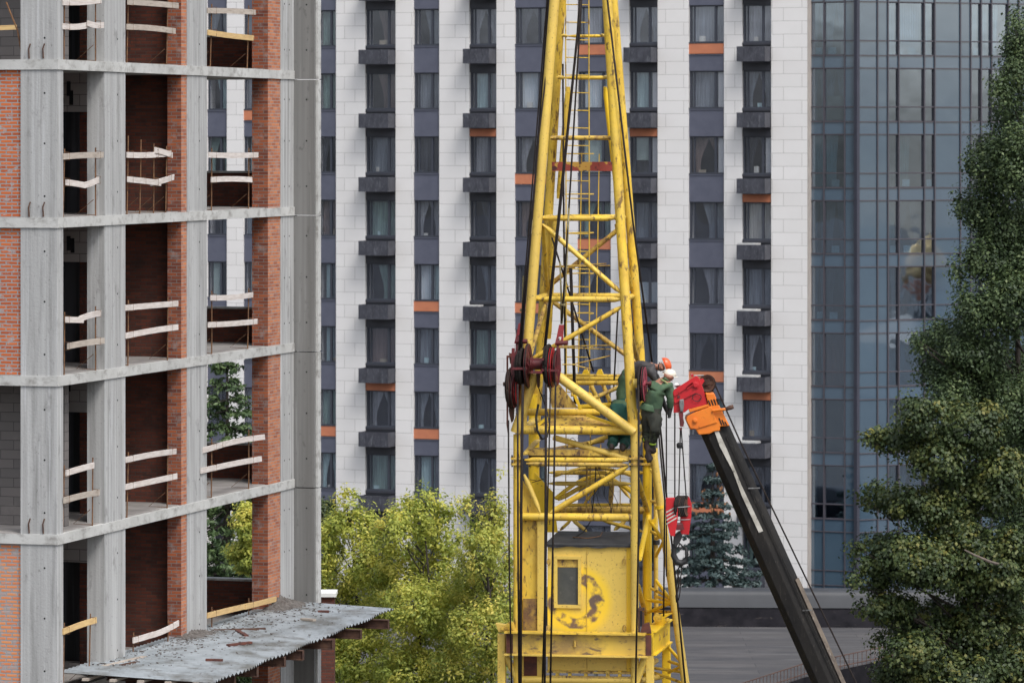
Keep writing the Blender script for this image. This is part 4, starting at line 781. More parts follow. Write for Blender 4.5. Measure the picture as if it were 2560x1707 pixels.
for k in range(3):      # lattice repeats down to the ground, below the frame
    y0 = 1740 + k * 420; T_('tower_brace', C(1292, y0, 0), C(1587, y0 + 400, 0), .06); T_('tower_brace', C(1292, y0 + 410, 0), C(1587, y0 + 410, 0), .07); T_('tower_brace', C(1335, y0, Q2), C(1618, y0 + 400, Q2), .06)
mb = MB(); p = C(1366, 1676, -.02); q_ = C(1578, 1676, -.02); w_ = q_ - p; w_.z = 0; mb.obox(p, w_, CV * .3, (0, 0, -.04)); mb.obox(p + Vector((0, 0, -.10)), w_, CV * .06, (0, 0, -.05))
mb.build('cabin_track', m_yel_rusty, crane)
for x in (1389, 1420, 1460, 1485, 1515, 1545): p = C(x, 1676, 0); MB().obox(p, CE * .07, CV * .1, (0, 0, -.13)).build('track_clamp', m_yel if x != 1485 else m_steel, crane)
for (pts_, q, m) in (([(1238, 1557), (1262, 1560), (1284, 1556), (1290, 1578), (1246, 1580)], -.1, m_yel_pale), ([(1606, 1560), (1622, 1556), (1628, 1583), (1600, 1583)], -.1, m_rustred), ([(1634, 1577), (1640, 1538), (1652, 1535), (1682, 1532), (1662, 1545), (1668, 1556)], 1.2, m_yel_br)):
    MB().prism([C(x, y, q) for x, y in pts_], CV * .14).build('pivot_bracket', m, crane, bevel=.01)
for x, y, q, r in ((1257, 1571, -.14, .05), (1277, 1562, -.16, .085), (1644, 1543, 1.15, .09), (1669, 1549, 1.1, .05)): MB().lathe(C(x, y, q), -CV, [(r, 0), (r, .07), (r * .5, .075), (r * .45, .10)], 16).build('roller', m_yel, crane, smooth='auto')
mb = MB(); mb.obox(C(1594, 1526, -.05), CE * .04, CV * .1, (0, 0, -1.0)); mb.obox(C(1606, 1530, -.05), CE * .03, CV * .1, (0, 0, -1.0)); mb.obox(C(1594, 1526, -.06), CE * .14, CV * .12, (0, 0, .06)); mb.build('rope_guide', m_rusty, crane)
# ---- lowered jib leaning on the right of the tower
T_('jib_chord', C(1632, 1125, 1.6), C(1780, 2180, 1.0), .088, m_yel_pale, 16); T_('jib_chord', C(1639, 1120, 2.2), C(1641, 1610, 2.2), .048, m_yel_pale, 12)
for y in (1190, 1240, 1330, 1480, 1495, 1510, 1660, 1690):
    fx = 1632 + (y - 1125) * .1403; T_('jib_lacing', C(fx + 6, 1125 + (y - 1125) + 20, 1.5), C(1628, y - 20 + (y * 7 % 46), 2.0), .033, m_yel, 8)
for x0, y0, x1, y1 in ((1640, 1450, 1676, 1498), (1640, 1490, 1678, 1502), (1620, 1530, 1680, 1505), (1620, 1500, 1678, 1507), (1672, 1618, 1700, 1650), (1672, 1652, 1702, 1662), (1672, 1680, 1704, 1664), (1640, 1390, 1660, 1350), (1640, 1345, 1662, 1340), (1624, 1300, 1655, 1345)): T_('jib_lacing', C(x0, y0, 2.0), C(x1, y1, 1.45), .036, m_yel_br, 8)
for y, m in ((1210, m_yel_br), (1355, m_black), (1195, m_yel)): MB().lathe(C(1641, y, 2.15), (0, 0, 1), [(.075, -.05), (.075, .05)], 12).build('jib_clamp', m, crane)
MB().lathe(C(1649, 1268, 1.5), (.14, 0, -1), [(.10, -.04), (.10, .03)], 14).build('jib_clamp', m_yel_br, crane); MB().prism([C(1625, 1302, 1.9), C(1640, 1292, 1.9), C(1641, 1306, 1.9), C(1628, 1316, 1.9)], CV * .1).build('jib_clamp', m_yel_br, crane)
# ---- pulleys
def sheave(c, axis, r, w, mat, groove=True, parent=crane, name='pulley', rope=True):
    c = Vector(c); ax = Vector(axis).normalized(); h = w / 2
    s = MB().lathe(c, ax, [(r * .72, -h * .5), (r, -h), (r, -h * .75), (r * .93, 0), (r, h * .75), (r, h), (r * .72, h * .5), (r * .70, 0)], 36)
    u_ = ax.cross(Vector((0, 0, 1))).normalized(); v_ = ax.cross(u_)
    for k in range(6): an = k * math.pi / 3 + .2; d_ = u_ * math.cos(an) + v_ * math.sin(an); s.bar(c + d_ * r * .15, c + d_ * r * .75, .06, w * .35, ax)
    s.lathe(c, ax, [(r * .2, -h * 1.5), (r * .2, h * 1.5)], 16)
    o = s.build(name, mat, parent, smooth='auto')
    if rope:
        pts = [c + (u_ * math.cos(t) + v_ * math.sin(t)) * r * .99 for t in [i * math.pi / 14 for i in range(29)]]; MB().path(pts, .018, 6).build('rope_wrap', m_rope, o, smooth=True)
    return o
XA = CE + Vector((0, -.02, 0))
for x, r, m, dy in ((1294, .30, m_rope, 6), (1299, .36, m_rope, 4), (1306, .40, m_rope, 2), (1320, .47, m_red, 0), (1366, .40, m_rope, -4), (1372, .46, m_rope, 0), (1380, .43, m_red_br, 4), (1391, .38, m_red, 6)):
    sheave(C(x, 914 + dy, -.35), XA, r, .055, m)
MB().lathe(C(1325, 910, -.35), XA, [(.13, 0), (.16, .02), (.16, .06), (.12, .07), (.12, .26), (.16, .27), (.16, .31), (.12, .33)], 20).build('axle_drum', m_red, crane, smooth='auto')
for (pp, w1, h1) in (([(1282, 921), (1318, 921)], .05, .05), ([(1354, 925), (1396, 926)], .05, .05), ([(1325, 898), (1360, 898)], .12, .05), ([(1328, 930), (1356, 930)], .12, .05)):
    MB().bar(C(*pp[0], -.75), C(*pp[1], -.75), w1, h1).build('pulley_strap', m_red, crane)
for x in (1283, 1397): MB().prism([C(x - 3, 870, -.4), C(x + 4, 870, -.4), C(x + 6, 925, -.4), C(x, 960, -.4), C(x - 6, 925, -.4)], -CV * .04).build('pulley_cheek', m_red, crane)
for x in (1316, 1356): MB().prism([C(x, 905, -.7), C(x + 6, 915, -.7), C(x + 5, 935, -.6), C(x - 5, 935, -.6), C(x - 5, 912, -.7)], CV * .3).build('pulley_cheek', m_red, crane)
MB().prism([C(1340, 930, -.3), C(1350, 930, -.3), C(1348, 968, -.25), C(1343, 968, -.25)], CV * .1).build('hanger', m_rusty, crane)
for x0, y0 in ((1301, 808), (1402, 812)):      # clevis links on the stay ropes
    mb = MB(); w_ = 7.5
    mb.prism([C(x0 - w_ + 3, y0, -.1), C(x0 + w_ - 0, y0, -.1), C(x0 + w_ - 2, y0 + 30, -.1), C(x0 - w_ - 3, y0 + 30, -.1)], CV * .05)
    mb.prism([C(x0 - w_ - 3, y0 + 30, -.1), C(x0 - w_ + 2, y0 + 30, -.1), C(x0 - w_ - 1, y0 + 52, -.1), C(x0 - w_ - 8, y0 + 50, -.1)], CV * .05); mb.prism([C(x0 + w_ - 6, y0 + 30, -.1), C(x0 + w_ - 1, y0 + 30, -.1), C(x0 + w_ - 4, y0 + 52, -.1), C(x0 + w_ - 10, y0 + 52, -.1)], CV * .05)
    cl = mb.build('clevis', m_red_br if False else M('weathered_red', (.30, .03, .035), (.22, .025, .03), .55, 8, layers=[((.05, .02, .02), 14, .55, .62, (1, 1, 1), .7)]), crane)
    mb = MB(); mb.lathe(C(x0 - 8, y0 + 45, -.22), CE, [(.05, -.03), (.05, .22)], 12); mb.build('pin', m_red, cl)
    MB().bar(C(x0 - 6, y0 + 34, -.15), C(x0 - 14 if x0 < 1350 else x0 - 12, y0 + 110, -.4), .05, .03).build('link_bar', m_red, crane)
# left rear pulley pack and its rusty bracket
for x, r, m in ((1272, .36, m_rope), (1278, .44, m_rusty), (1285, .40, m_red), (1292, .30, m_red_br)): sheave(C(x, 966 + (x - 1272) * .6, -.2), XA + Vector((0, -.03, 0)), r, .05, m)
mb = MB(); mb.prism([C(1266, 891, -.3), C(1270, 891, -.3), C(1270, 1090, -.3), C(1266, 1060, -.3)], CV * .05); mb.prism([C(1266, 889, -.3), C(1282, 889, -.3), C(1282, 894, -.3), C(1266, 894, -.3)], CV * .1); mb.prism([C(1272, 882, -.25), C(1281, 884, -.25), C(1282, 905, -.25), C(1275, 910, -.25)], CV * .06); mb.build('pulley_frame', m_rustred, crane)
mb = MB(); mb.prism([C(1272, 1008, -.1), C(1284, 1008, -.1), C(1282, 1050, -.1), C(1278, 1056, -.1), C(1272, 1030, -.1)], CV * .2); mb.lathe(C(1258, 960, -.25), CE, [(.05, 0), (.05, .12)], 6); mb.build('pulley_frame', m_rusty, crane)
MB().prism([C(1283, 905, 0), C(1289, 905, 0), C(1292, 975, 0), C(1285, 975, 0)], CV * .1).build('pulley_mount', m_yel_br, crane)
# right pulley
sheave(C(1610, 960, -.15), XA, .37, .05, M('pinkish_red', (.30, .045, .07), (.2, .03, .045), .5, 6)); sheave(C(1601, 958, -.15), XA, .38, .05, m_rope)
MB().lathe(C(1584, 958, -.15), CE, [(.10, 0), (.10, .16)], 14).build('axle_mount', m_yel_pale, crane, smooth='auto'); MB().lathe(C(1612, 958, -.15), CE, [(.035, 0), (.035, .1), (.05, .1), (.05, .14)], 8).build('axle_nut', m_red, crane)
MB().tube(C(1598, 915, -.2), C(1617, 914, -.2), .012, 6).build('rope_keeper', m_black, crane)
# ---- ropes
def rope(pts, r=.022, m=None, q=None): return MB().path([C(*p) for p in pts], r * .85, 7).build('wire_rope', m or m_rope, crane, smooth=True)
rope([(1374, -30, 1.0), (1334, 500, .1), (1302, 880, -.4)], .026); rope([(1370, -30, 1.0), (1328, 500, .1), (1297, 880, -.4)], .02); rope([(1391, -30, .8), (1347, 340, .2), (1300, 885, -.35)], .022)
rope([(1454, -30, .5), (1447, 60, .4), (1397, 560, 0), (1362, 885, -.4)], .026); rope([(1456, -30, .5), (1450, 60, .4), (1420, 560, 0), (1404, 810, -.08)], .024); rope([(1450, -30, .5), (1443, 80, .4), (1393, 560, 0), (1358, 890, -.4)], .018)
rope([(1422, 520, 0), (1414, 700, 0), (1404, 810, -.08)], .028, m_rope_yel); rope([(1400, 655, .02), (1403, 740, 0), (1403, 810, -.08)], .022, m_rope_yel); rope([(1330, 550, 0), (1318, 690, -.05), (1303, 812, -.08)], .024, m_rope_yel); rope([(1308, 690, 0), (1306, 770, 0), (1302, 812, -.08)], .022, m_rope_yel)
for x, y in ((1407, 762), (1307, 775)): MB().lathe(C(x, y, -.02), (0, 0, 1), [(.06, -.03), (.07, 0), (.06, .03)], 10).build('rope_clamp', m_rope_yel, crane)
rope([(1515, -30, .4), (1583, 560, .2), (1630, 905, .6)], .026); rope([(1407, 160, 1.5), (1409, 500, 1.5), (1413, 935, 1.5)], .026); rope([(1427, 670, 1.1), (1432, 830, 1.0), (1438, 1010, .8)], .042); rope([(1380, 594, 1.6), (1432, 760, 1.5), (1484, 930, 1.4)], .024); rope([(1545, 770, 1.4), (1538, 900, 1.4), (1534, 975, 1.4)], .022)
rope([(1271, 1050, -.4), (1273, 1400, -.4), (1280, 1760, -.4)], .022); rope([(1294, 960, -.75), (1295, 1360, -.72), (1298, 1760, -.7)], .026); rope([(1307, 960, -.75), (1303, 1250, -.75), (1301, 1760, -.72)], .036)
rope([(1365, 960, -.8), (1364, 1250, -.78), (1361, 1760, -.75)], .033); rope([(1376, 965, -.7), (1372, 1150, -.72), (1354, 1760, -.7)], .02); rope([(1389, 955, -.75), (1384, 1250, -.72), (1375, 1760, -.7)], .026); rope([(1596, 960, -.52), (1597, 1300, -.5), (1588, 1760, -.5)], .026)
rope([(1640, 1000, .8), (1652, 1080, .8), (1664, 1220, .9), (1680, 1360, .9), (1718, 1760, 1.0)], .026); rope([(1647, 1085, 1.2), (1662, 1250, 1.1), (1659, 1540, 1.0)], .022)
rope([(1345, 965, .1), (1362, 1010, .1), (1372, 1045, .1)], .014); rope([(1346, 1010, -.1), (1340, 1045, -.15), (1343, 1075, -.15), (1355, 1098, -.1)], .03, m_black); rope([(1355, 1098, -.1), (1368, 1092, -.1), (1374, 1062, -.1), (1368, 1030, 0)], .018, m_black)
for x, y0, y1, q in ((1415, 1080, 1285, 1.0), (1467, 1165, 1290, 1.0), (1476, 1085, 1290, 1.0), (1502, 1110, 1150, .6), (1551, 1160, 1280, 1.2), (1532, 1180, 1285, .7)): MB().tube(C(x, y0, q), C(x - 1, y1, q), .012 if x != 1467 else .022, 5).build('drop_rod', m_yel_rusty, crane)
rope([(1490, 1165, .6), (1488, 1210, .6), (1478, 1300, .6), (1458, 1330, .6), (1434, 1345, .5)], .016, m_black); rope([(1432, 1342, .4), (1470, 1345, .3), (1500, 1340, .8), (1506, 1330, 1.4)], .014, m_rebar)
for i in range(4):
    x0 = 1490 + i * 14; pts = [(x0 + 12 * math.sin(t * .9 + i), 1170 + t * 17, .5) for t in range(7)]; rope(pts, .008, m_black)
rope([(1420, 1100, .5), (1432, 1094, .5), (1442, 1104, .5), (1436, 1116, .5)], .009, m_black); rope([(1325, 1198, .3), (1345, 1202, .3), (1360, 1196, .3), (1330, 1206, .3)], .01, m_rusty)

# ------------------------------------------------------------------ mobile crane boom
YB = 87.0
def B(x, y, q=0.0): return P(x, y, YB + q)
def Z6(x, y, q=0.0): return P(1500 + x / 4.9, 860 + y / 4.9, YB + q)
boomt = thing('mobile_crane', 'black telescopic boom of a mobile crane with orange collar and red head', 'crane', (B(2110, 1707).x, YB, 0))
bt, bb_ = (B(1748, 1072) + B(1826, 1072)) / 2, (B(2030, 1707) + B(2112, 1707)) / 2; bd = (bb_ - bt).normalized(); bs = bd.cross(Vector((0, 1, 0))).normalized(); bs = -bs if bs.x < 0 else bs
end = bt + bd * (bt.z / -bd.z - .0)
def sect(o, hw_, dp): # hexagon-like boom section: flat back, rounded front
    return [o - bs * hw_ + Vector((0, .28, 0)), o - bs * hw_ + Vector((0, -.10, 0)), o - bs * hw_ * .62 + Vector((0, -.26, 0)), o + bs * hw_ * .05 + Vector((0, -.29, 0)), o + bs * hw_ * .5 + Vector((0, -.20, 0)), o + bs * hw_ * .72 + Vector((0, -.12, 0)), o + bs * hw_ + Vector((0, .02, 0)), o + bs * hw_ + Vector((0, .28, 0))]
def boomsec(p0, p1, w0, w1, name, m):
    a, b = sect(p0, w0, 0), sect(p1, w1, 0); n = len(a); mb = MB(); mb.add(a + b, [(i, (i + 1) % n, n + (i + 1) % n, n + i) for i in range(n)] + [tuple(range(n))[::-1], tuple(range(n, 2 * n))]); return mb.build(name, m, boomt, bevel=.012)
boomsec(bt, end, .315, .345, 'boom', m_boom)
mb = MB(); x0, x1 = .66, .79
def bp(t, s, f=0): return bt + bd * t + bs * s
mb.prism([bp(0, -.03) + Vector((0, -.30, 0)), bp(.35, -.06) + Vector((0, -.302, 0)), bp(.95, -.02) + Vector((0, -.302, 0)), bp(1.5, -.06) + Vector((0, -.302, 0)), bp(2.36, -.05) + Vector((0, -.302, 0)), bp(2.36, .05) + Vector((0, -.302, 0)), bp(1.3, .025) + Vector((0, -.302, 0)), bp(.5, .055) + Vector((0, -.302, 0)), bp(0, .05) + Vector((0, -.3, 0))], (0, .02, 0)); mb.build('stripe', m_boom_white, boomt)
mb = MB(); mb.prism([bp(2.6, .30) + Vector((0, -.06, 0)), bp(4.3, .24) + Vector((0, -.115, 0)), bp(end.length, .25) + Vector((0, -.12, 0)), bp(end.length, .34) + Vector((0, -.02, 0)), bp(2.6, .327) + Vector((0, 0, 0))], bs * .012 + Vector((0, -.012, 0)))
MB().obox(bp(3.6, .245) + Vector((0, -.13, 0)), bd * 22, bs * .085 + Vector((0, .10, 0)), bs * .012 + Vector((0, -.012, 0))).build('tan_edge', m_boom_tan, boomt)  # lighter tan strip along the right edge of the boom
for t in (.4, 1.9): MB().obox(bp(.2, .16) + Vector((0, -.245, 0)), bd * 26, bs * .025, Vector((0, -.02, 0))).build('weld_rib', m_boom, boomt) if t < 1 else None
for t, w in ((1.42, .26), (4.25, .2)): MB().obox(bp(t, .12) + Vector((0, -.29, 0)), Vector((w, .1, .0)), (0, 0, .025), (0, .02, 0)).build('rope_roller', m_steel, boomt)
# collar and head, outlines traced at their own depth, each a solid
col = MB(); pts = [(1130, 852), (1330, 760), (1290, 600), (1400, 600), (1455, 740), (1590, 1000), (1470, 1012), (1470, 1062), (1400, 1070), (1340, 1100), (1212, 1112), (1170, 1040), (1105, 1050), (1052, 930), (1062, 890)]
col.prism([Z6(x, y, -.34) for x, y in pts], (0, .66, 0)); collar = col.build('collar', m_orange, boomt, bevel=.02)
MB().prism([Z6(x, y, -.37) for x, y in ((1072, 880), (1135, 845), (1360, 765), (1435, 960), (1175, 1040), (1110, 1030), (1058, 935))], (0, .03, 0)).build('side_plate', m_orange, collar, bevel=.008)
MB().prism([Z6(x, y, -.365) for x, y in ((1085, 800), (1325, 735), (1335, 762), (1100, 838))], (0, .03, 0)).build('side_plate', m_orange, collar, bevel=.008)
MB().lathe(Z6(1165, 935, -.37), (0, -1, 0), [(.055, 0), (.055, .03), (.03, .035), (.03, .06)], 12).build('pin', m_orange, collar, smooth='auto')
mb = MB()
for i in range(4): mb.prism([Z6(1318 + i * 34, 690 - i * 6, -.348), Z6(1336 + i * 34, 686 - i * 6, -.348), Z6(1362 + i * 33, 752 - i * 4, -.348), Z6(1346 + i * 33, 756 - i * 4, -.348)], (0, .01, 0))
for i in range(3): mb.prism([Z6(1450 + i * 36, 905 + i * 22, -.348), Z6(1466 + i * 36, 905 + i * 22, -.348), Z6(1500 + i * 30, 990, -.348), Z6(1484 + i * 30, 994, -.348)], (0, .01, 0))
mb.build('slot', m_boom, collar)
hd = MB(); pts = [(895, 590), (905, 560), (1165, 395), (1180, 385), (1205, 405), (1235, 470), (1270, 560), (1312, 722), (1310, 740), (1080, 800), (1040, 835), (900, 842), (905, 700)]
for dq in (-.30, .16): hd.prism([Z6(x, y, dq) for x, y in pts], (0, .05, 0))
hd.prism([Z6(x, y, -.25) for x, y in ((900, 600), (1165, 420), (1190, 470), (905, 660))], (0, .41, 0)); hd.prism([Z6(x, y, -.25) for x, y in ((1060, 700), (1300, 640), (1305, 735), (1070, 800))], (0, .41, 0))
head = hd.build('boom_head', m_red_br, boomt, bevel=.008)
for pp in (((905, 625), (1135, 470)), ((915, 712), (1180, 575)), ((1060, 545), (1140, 480))): MB().bar(Z6(*pp[0], -.32), Z6(*pp[1], -.32), .05, .035, (0, 1, 0)).build('stiffener', m_red_br, head)
MB().lathe(Z6(1172, 500, -.30), (0, -1, 0), [(.075, 0), (.075, .03), (.045, .035), (.045, .07)], 12).build('pin', m_red_br, head, smooth='auto'); MB().lathe(Z6(965, 645, -.30), (0, -1, 0), [(.03, 0), (.03, .03)], 10).build('pin', m_red, head)
MB().prism([Z6(x, y, -.28) for x, y in ((912, 520), (950, 505), (1005, 512), (985, 548), (950, 540))], (0, .3, 0)).build('rope_guard', m_red, head); MB().lathe(Z6(935, 512, -.1), (0, 0, 1), [(.06, -.02), (.055, .03), (.03, .06)], 10).build('warning_cap', m_white, head)
MB().lathe(Z6(1130, 388, -.2), (0, 1, 0), [(.03, 0), (.03, .3)], 8).build('pin', m_red_br, head); MB().tube(Z6(1150, 388, -.1), Z6(1270, 384, -.1), .018, 6).build('tie_bar', m_steel, head)
pts = [Z6(1185 + 50 * math.cos(t * .6) * (1 + .1 * t / 8), 655 + 45 * math.sin(t * .6), -.34) for t in range(14)]; MB().path(pts, .008, 5).build('cable_coil', m_black, head)
MB().prism([Z6(x, y, -.24) for x, y in ((1208, 432), (1262, 420), (1280, 450), (1250, 500))], (0, .06, 0)).build('bracket', m_red_br, head)
sh = sheave(Z6(1318, 484, -.12), (-.45, -1, .05), .175, .07, m_rusty, parent=boomt, name='head_pulley')
sheave(Z6(1300, 484, .02), (-.45, -1, .05), .165, .07, m_black, parent=boomt, name='head_pulley')
MB().prism([Z6(x, y, .1) for x, y in ((1250, 560), (1390, 565), (1440, 700), (1400, 620), (1300, 610))], (0, .2, 0)).build('bracket', m_boom, boomt)
MB().path([Z6(1380, 815, -.4), Z6(1500, 800, -.42), Z6(1570, 795, -.42), Z6(1600, 780, -.42)], .03, 8).build('lever', m_orange, boomt)
MB().path([Z6(1540, 797, -.42), Z6(1590, 778, -.42), Z6(1635, 765, -.42)], [.035, .05, .045], 8).build('lever_grip', m_rusty, boomt, smooth=True)
MB().path([Z6(1402, 480, -.1), P(1849, 1100, YB - .3), P(2141, 1707, YB - .6), P(2430, 2300, YB - .8)], .018, 6).build('wire_rope', m_rope, boomt)
def br(x0, y0, x1, y1, r=.014): MB().tube(P(x0, y0, YB - .1), P(x1, y1, YB - .1), r, 6).build('wire_rope', m_rope, boomt)
br(1666, 1028, 1666, 1440, .015); br(1687, 1032, 1687, 1246, .015)
hang = MB().prism([Z6(x, y, -.42) for x, y in ((975, 680), (1025, 676), (1032, 745), (1018, 830), (985, 832), (972, 745))], (0, .16, 0)).build('rope_socket', m_steel, boomt, bevel=.01)
MB().prism([Z6(x, y, -.40) for x, y in ((962, 828), (1022, 835), (1018, 900), (1032, 960), (1020, 1012), (980, 1010), (975, 930))], (0, .12, 0)).build('rope_wedge', m_red, boomt, bevel=.01)
MB().prism([Z6(x, y, -.38) for x, y in ((966, 1028), (1006, 1020), (1005, 1050), (985, 1056))], (0, .08, 0)).build('rope_wedge', m_red, boomt)
br(1701, 1073, 1697, 1246, .015); br(1703, 1073, 1716, 1248, .015)
MB().lathe(Z6(977, 1240, -.12), (0, 0, 1), [(.05, -.06), (.07, -.03), (.07, .03), (.04, .06)], 12).build('rope_weight', m_black, boomt, smooth='auto')
# hook block hanging from the boom head
def Z4(x, y, q=0.0): return P(1220 + x / 4.523, 1060 + y / 4.523, YB + q)
hb = thing('hook_block', 'red hook block with white stripes hanging beside the yellow tower', 'hook block', Z4(2150, 1050))
L1 = [(2012, 832), (2110, 828), (2148, 960), (2146, 1080), (2112, 1268), (2062, 1262), (2030, 1140), (2008, 1000)]
MB().prism([Z4(x, y, -.42) for x, y in L1], (0, .06, 0)).build('cheek_plate', m_red_br, hb, bevel=.01)
MB().prism([Z4(x, y, .05) for x, y in [(2190, 825), (2275, 822), (2305, 905), (2298, 1050), (2272, 1250), (2172, 1242), (2175, 1000)]], (0, .06, 0)).build('cheek_plate', m_red_br, hb, bevel=.01)
MB().prism([Z4(x, y, -.37) for x, y in [(2125, 1140), (2205, 1130), (2222, 1190), (2130, 1200)]], (0, .45, 0)).build('spacer', m_red, hb)
mb = MB()
for i in range(4):
    x0, y0, x1, y1 = 2012, 985 + i * 44, 2132, 925 + i * 42
    if i: x0 += 3
    mb.prism([Z4(x0, y0 + 4, -.425), Z4(x0 + 2, y0 + 20, -.425), Z4(x1, y1 + 16, -.425), Z4(x1, y1 - 2, -.425)], (0, .006, 0))
mb.build('white_stripes', m_boom_white, hb)
for i in range(6): sheave(Z4(2145 + i * 20, 925, -.30 + i * .06), (.9, -.35, 0), .21, .035, m_black if i % 3 != 2 else m_rusty, parent=hb, name='block_pulley')
for y0, y1 in ((940, 930), (1082, 1078)): MB().tube(Z4(2145, y0, -.44), Z4(2285, y1, -.3), .012, 6).build('tie_bar', m_steel, hb)
MB().prism([Z4(x, y, -.25) for x, y in ((2105, 1262), (2170, 1210), (2200, 1262), (2172, 1330), (2120, 1400), (2096, 1350))], (0, .25, 0)).build('hook_shank', m_black, hb, bevel=.015)
ho = [(2125, 1330), (2105, 1400), (2098, 1480), (2130, 1550), (2185, 1570), (2235, 1540), (2248, 1470), (2240, 1400), (2228, 1385)]
MB().path([Z4(x, y, -.15) for x, y in ho], [.045, .055, .065, .072, .072, .06, .045, .03, .02], 10).build('hook', m_black, hb, smooth=True)
MB().path([Z4(2150, 1330, -.2), Z4(2215, 1392, -.2), Z4(2180, 1410, -.2), Z4(2150, 1400, -.2), Z4(2170, 1340, -.2)], .016, 6).build('latch', m_black, hb)
slg = MB().path([Z4(2190, 1560, -.1), P(1694, 1425, YB - .1), P(1697, 1462, YB - .1), P(1690, 1490, YB - .1), P(1692, 1505, YB - .1)], .02, 6).path([Z4(2200, 1560, -.1), P(1702, 1440, YB - .1), P(1700, 1480, YB - .1), P(1696, 1500, YB - .1)], .012, 6).build('sling', m_rope, None, smooth=True, origin=P(1700, 1430, YB)); tag(slg, 'thin dark wire sling dangling from the hook below the red block', 'sling')
# ------------------------------------------------------------------ people
m_skin = M('skin', (.36, .17, .11), (.30, .13, .085), .55, 20); m_jgreen = M('green_work_jacket', (.075, .135, .07), (.042, .085, .048), .85, 5, layers=[((.05, .09, .06), 9, .55, .7, (1, 1, 1), .5)], bump=.5, bs=9)
m_pdark = M('dark_work_trousers', (.060, .064, .05), (.032, .035, .029), .9, 6, bump=.5, bs=10); m_pgreen = M('green_trousers', (.022, .105, .08), (.012, .06, .048), .85, 5, bump=.5, bs=9)
m_camo = M('camouflage', (.045, .055, .03), (.018, .02, .014), .9, 9, .48, .52); m_jblack = M('dark_jacket', (.055, .05, .052), (.022, .02, .022), .7, 6, bump=.4, bs=9)
m_boot = M('work_boot', (.022, .014, .012), (.035, .022, .018), .7, 10); m_glove = M('work_glove', (.02, .018, .017), (.05, .05, .05), .8, 12); m_hel_w = M('ivory_helmet', (.70, .66, .56), (.6, .56, .47), .35, 4); m_hel_o = M('orange_helmet', (.75, .13, .035), (.62, .09, .025), .35, 4)
m_hivis = M('hi_vis_band', (.42, .62, .05), (.34, .5, .04), .6, 5); m_grey = M('reflective_band', (.36, .37, .33), (.25, .26, .22), .5, 8); m_hair = M('short_hair', (.05, .045, .04), None, .9)
def person(label, J, E, mats, cat='person', loc=None):
    """J name -> (point, radius, material index of the bone ending here); E parent-child bones. One skinned surface."""
    names = list(J); me = bpy.data.meshes.new('person'); me.from_pydata([J[n][0] for n in names], [(names.index(a), names.index(b)) for a, b in E], [])
    ob = bpy.data.objects.new('tmp', me); SC.collection.objects.link(ob)
    sk = ob.modifiers.new('s', 'SKIN'); sk.use_smooth_shade = True; sv = me.skin_vertices[0].data
    for i, n in enumerate(names):
        r = J[n][1]; r = r if isinstance(r, tuple) else (r, r); g_ = 1.0 if r[0] < .03 else (1.12 if n[:4] in ('neck', 'head') else 1.34); r = (r[0] * g_, r[1] * g_); sv[i].radius = r if isinstance(r, tuple) else (r, r); sv[i].use_root = n == 'pelvis'
    sb = ob.modifiers.new('u', 'SUBSURF'); sb.levels = 2; sb.render_levels = 2
    dg = bpy.context.evaluated_depsgraph_get(); m2 = bpy.data.meshes.new_from_object(ob.evaluated_get(dg)); bpy.data.objects.remove(ob)
    o = bpy.data.objects.new('person', m2); SC.collection.objects.link(o)
    org = Vector(loc) if loc is not None else Vector(J['pelvis'][0]); 
    m2.materials.clear()
    for m in mats: m2.materials.append(m)
    segs = [(Vector(J[a][0]), Vector(J[b][0]), J[b][2]) for a, b in E]
    for p in m2.polygons:
        c = p.center; best = (1e9, 0)
        for a, b, k in segs:
            d = b - a; t = max(0, min(1, (c - a).dot(d) / max(d.length_squared, 1e-9))); q = (a + d * t - c).length
            if q < best[0]: best = (q, k)
        p.material_index = best[1]; p.use_smooth = True
    from mathutils import noise as mn
    nn_ = [v.normal.copy() for v in m2.vertices]
    for v, q in zip(m2.vertices, nn_):
        if 'head' in J and False: pass
        hd_ = min((v.co - Vector(J[h][0])).length for h in ('headb', 'headt')); hn = min((v.co - Vector(J[h][0])).length for h in ('rwr', 'lwr'))
        a_ = .04 if hd_ > .2 and hn > .2 else 0
        v.co += q * a_ * (mn.noise(v.co * 9) + .6 * mn.noise(Vector((v.co.x * 22, v.co.y * 22, v.co.z * 9)))) - org
    o.location = org; o['_o'] = tuple(org); return tag(o, label, cat)
def hand(J, E, wrist, name, d, side, k):
    """palm with four fingers and a side thumb, closing along d"""
    d = Vector(d).normalized(); s = Vector(side).normalized(); w = Vector(wrist); nrm = d.cross(s)
    J[name + 'palm'] = (w + d * .085, (.042, .028), k); E.append((name, name + 'palm'))
    for i, L in enumerate((.07, .08, .075, .058)):
        b = w + d * .10 + s * (.03 - .02 * i); J[f'{name}f{i}a'] = (b + d * L * .5 - nrm * .012, .0105, k); J[f'{name}f{i}b'] = (b + d * L * .8 - nrm * .04, .009, k); E.append((name + 'palm', f'{name}f{i}a')); E.append((f'{name}f{i}a', f'{name}f{i}b'))
    J[name + 'ta'] = (w + d * .06 + s * .055, .012, k); J[name + 'tb'] = (w + d * .095 + s * .065 - nrm * .02, .010, k); E.append((name + 'palm', name + 'ta')); E.append((name + 'ta', name + 'tb'))
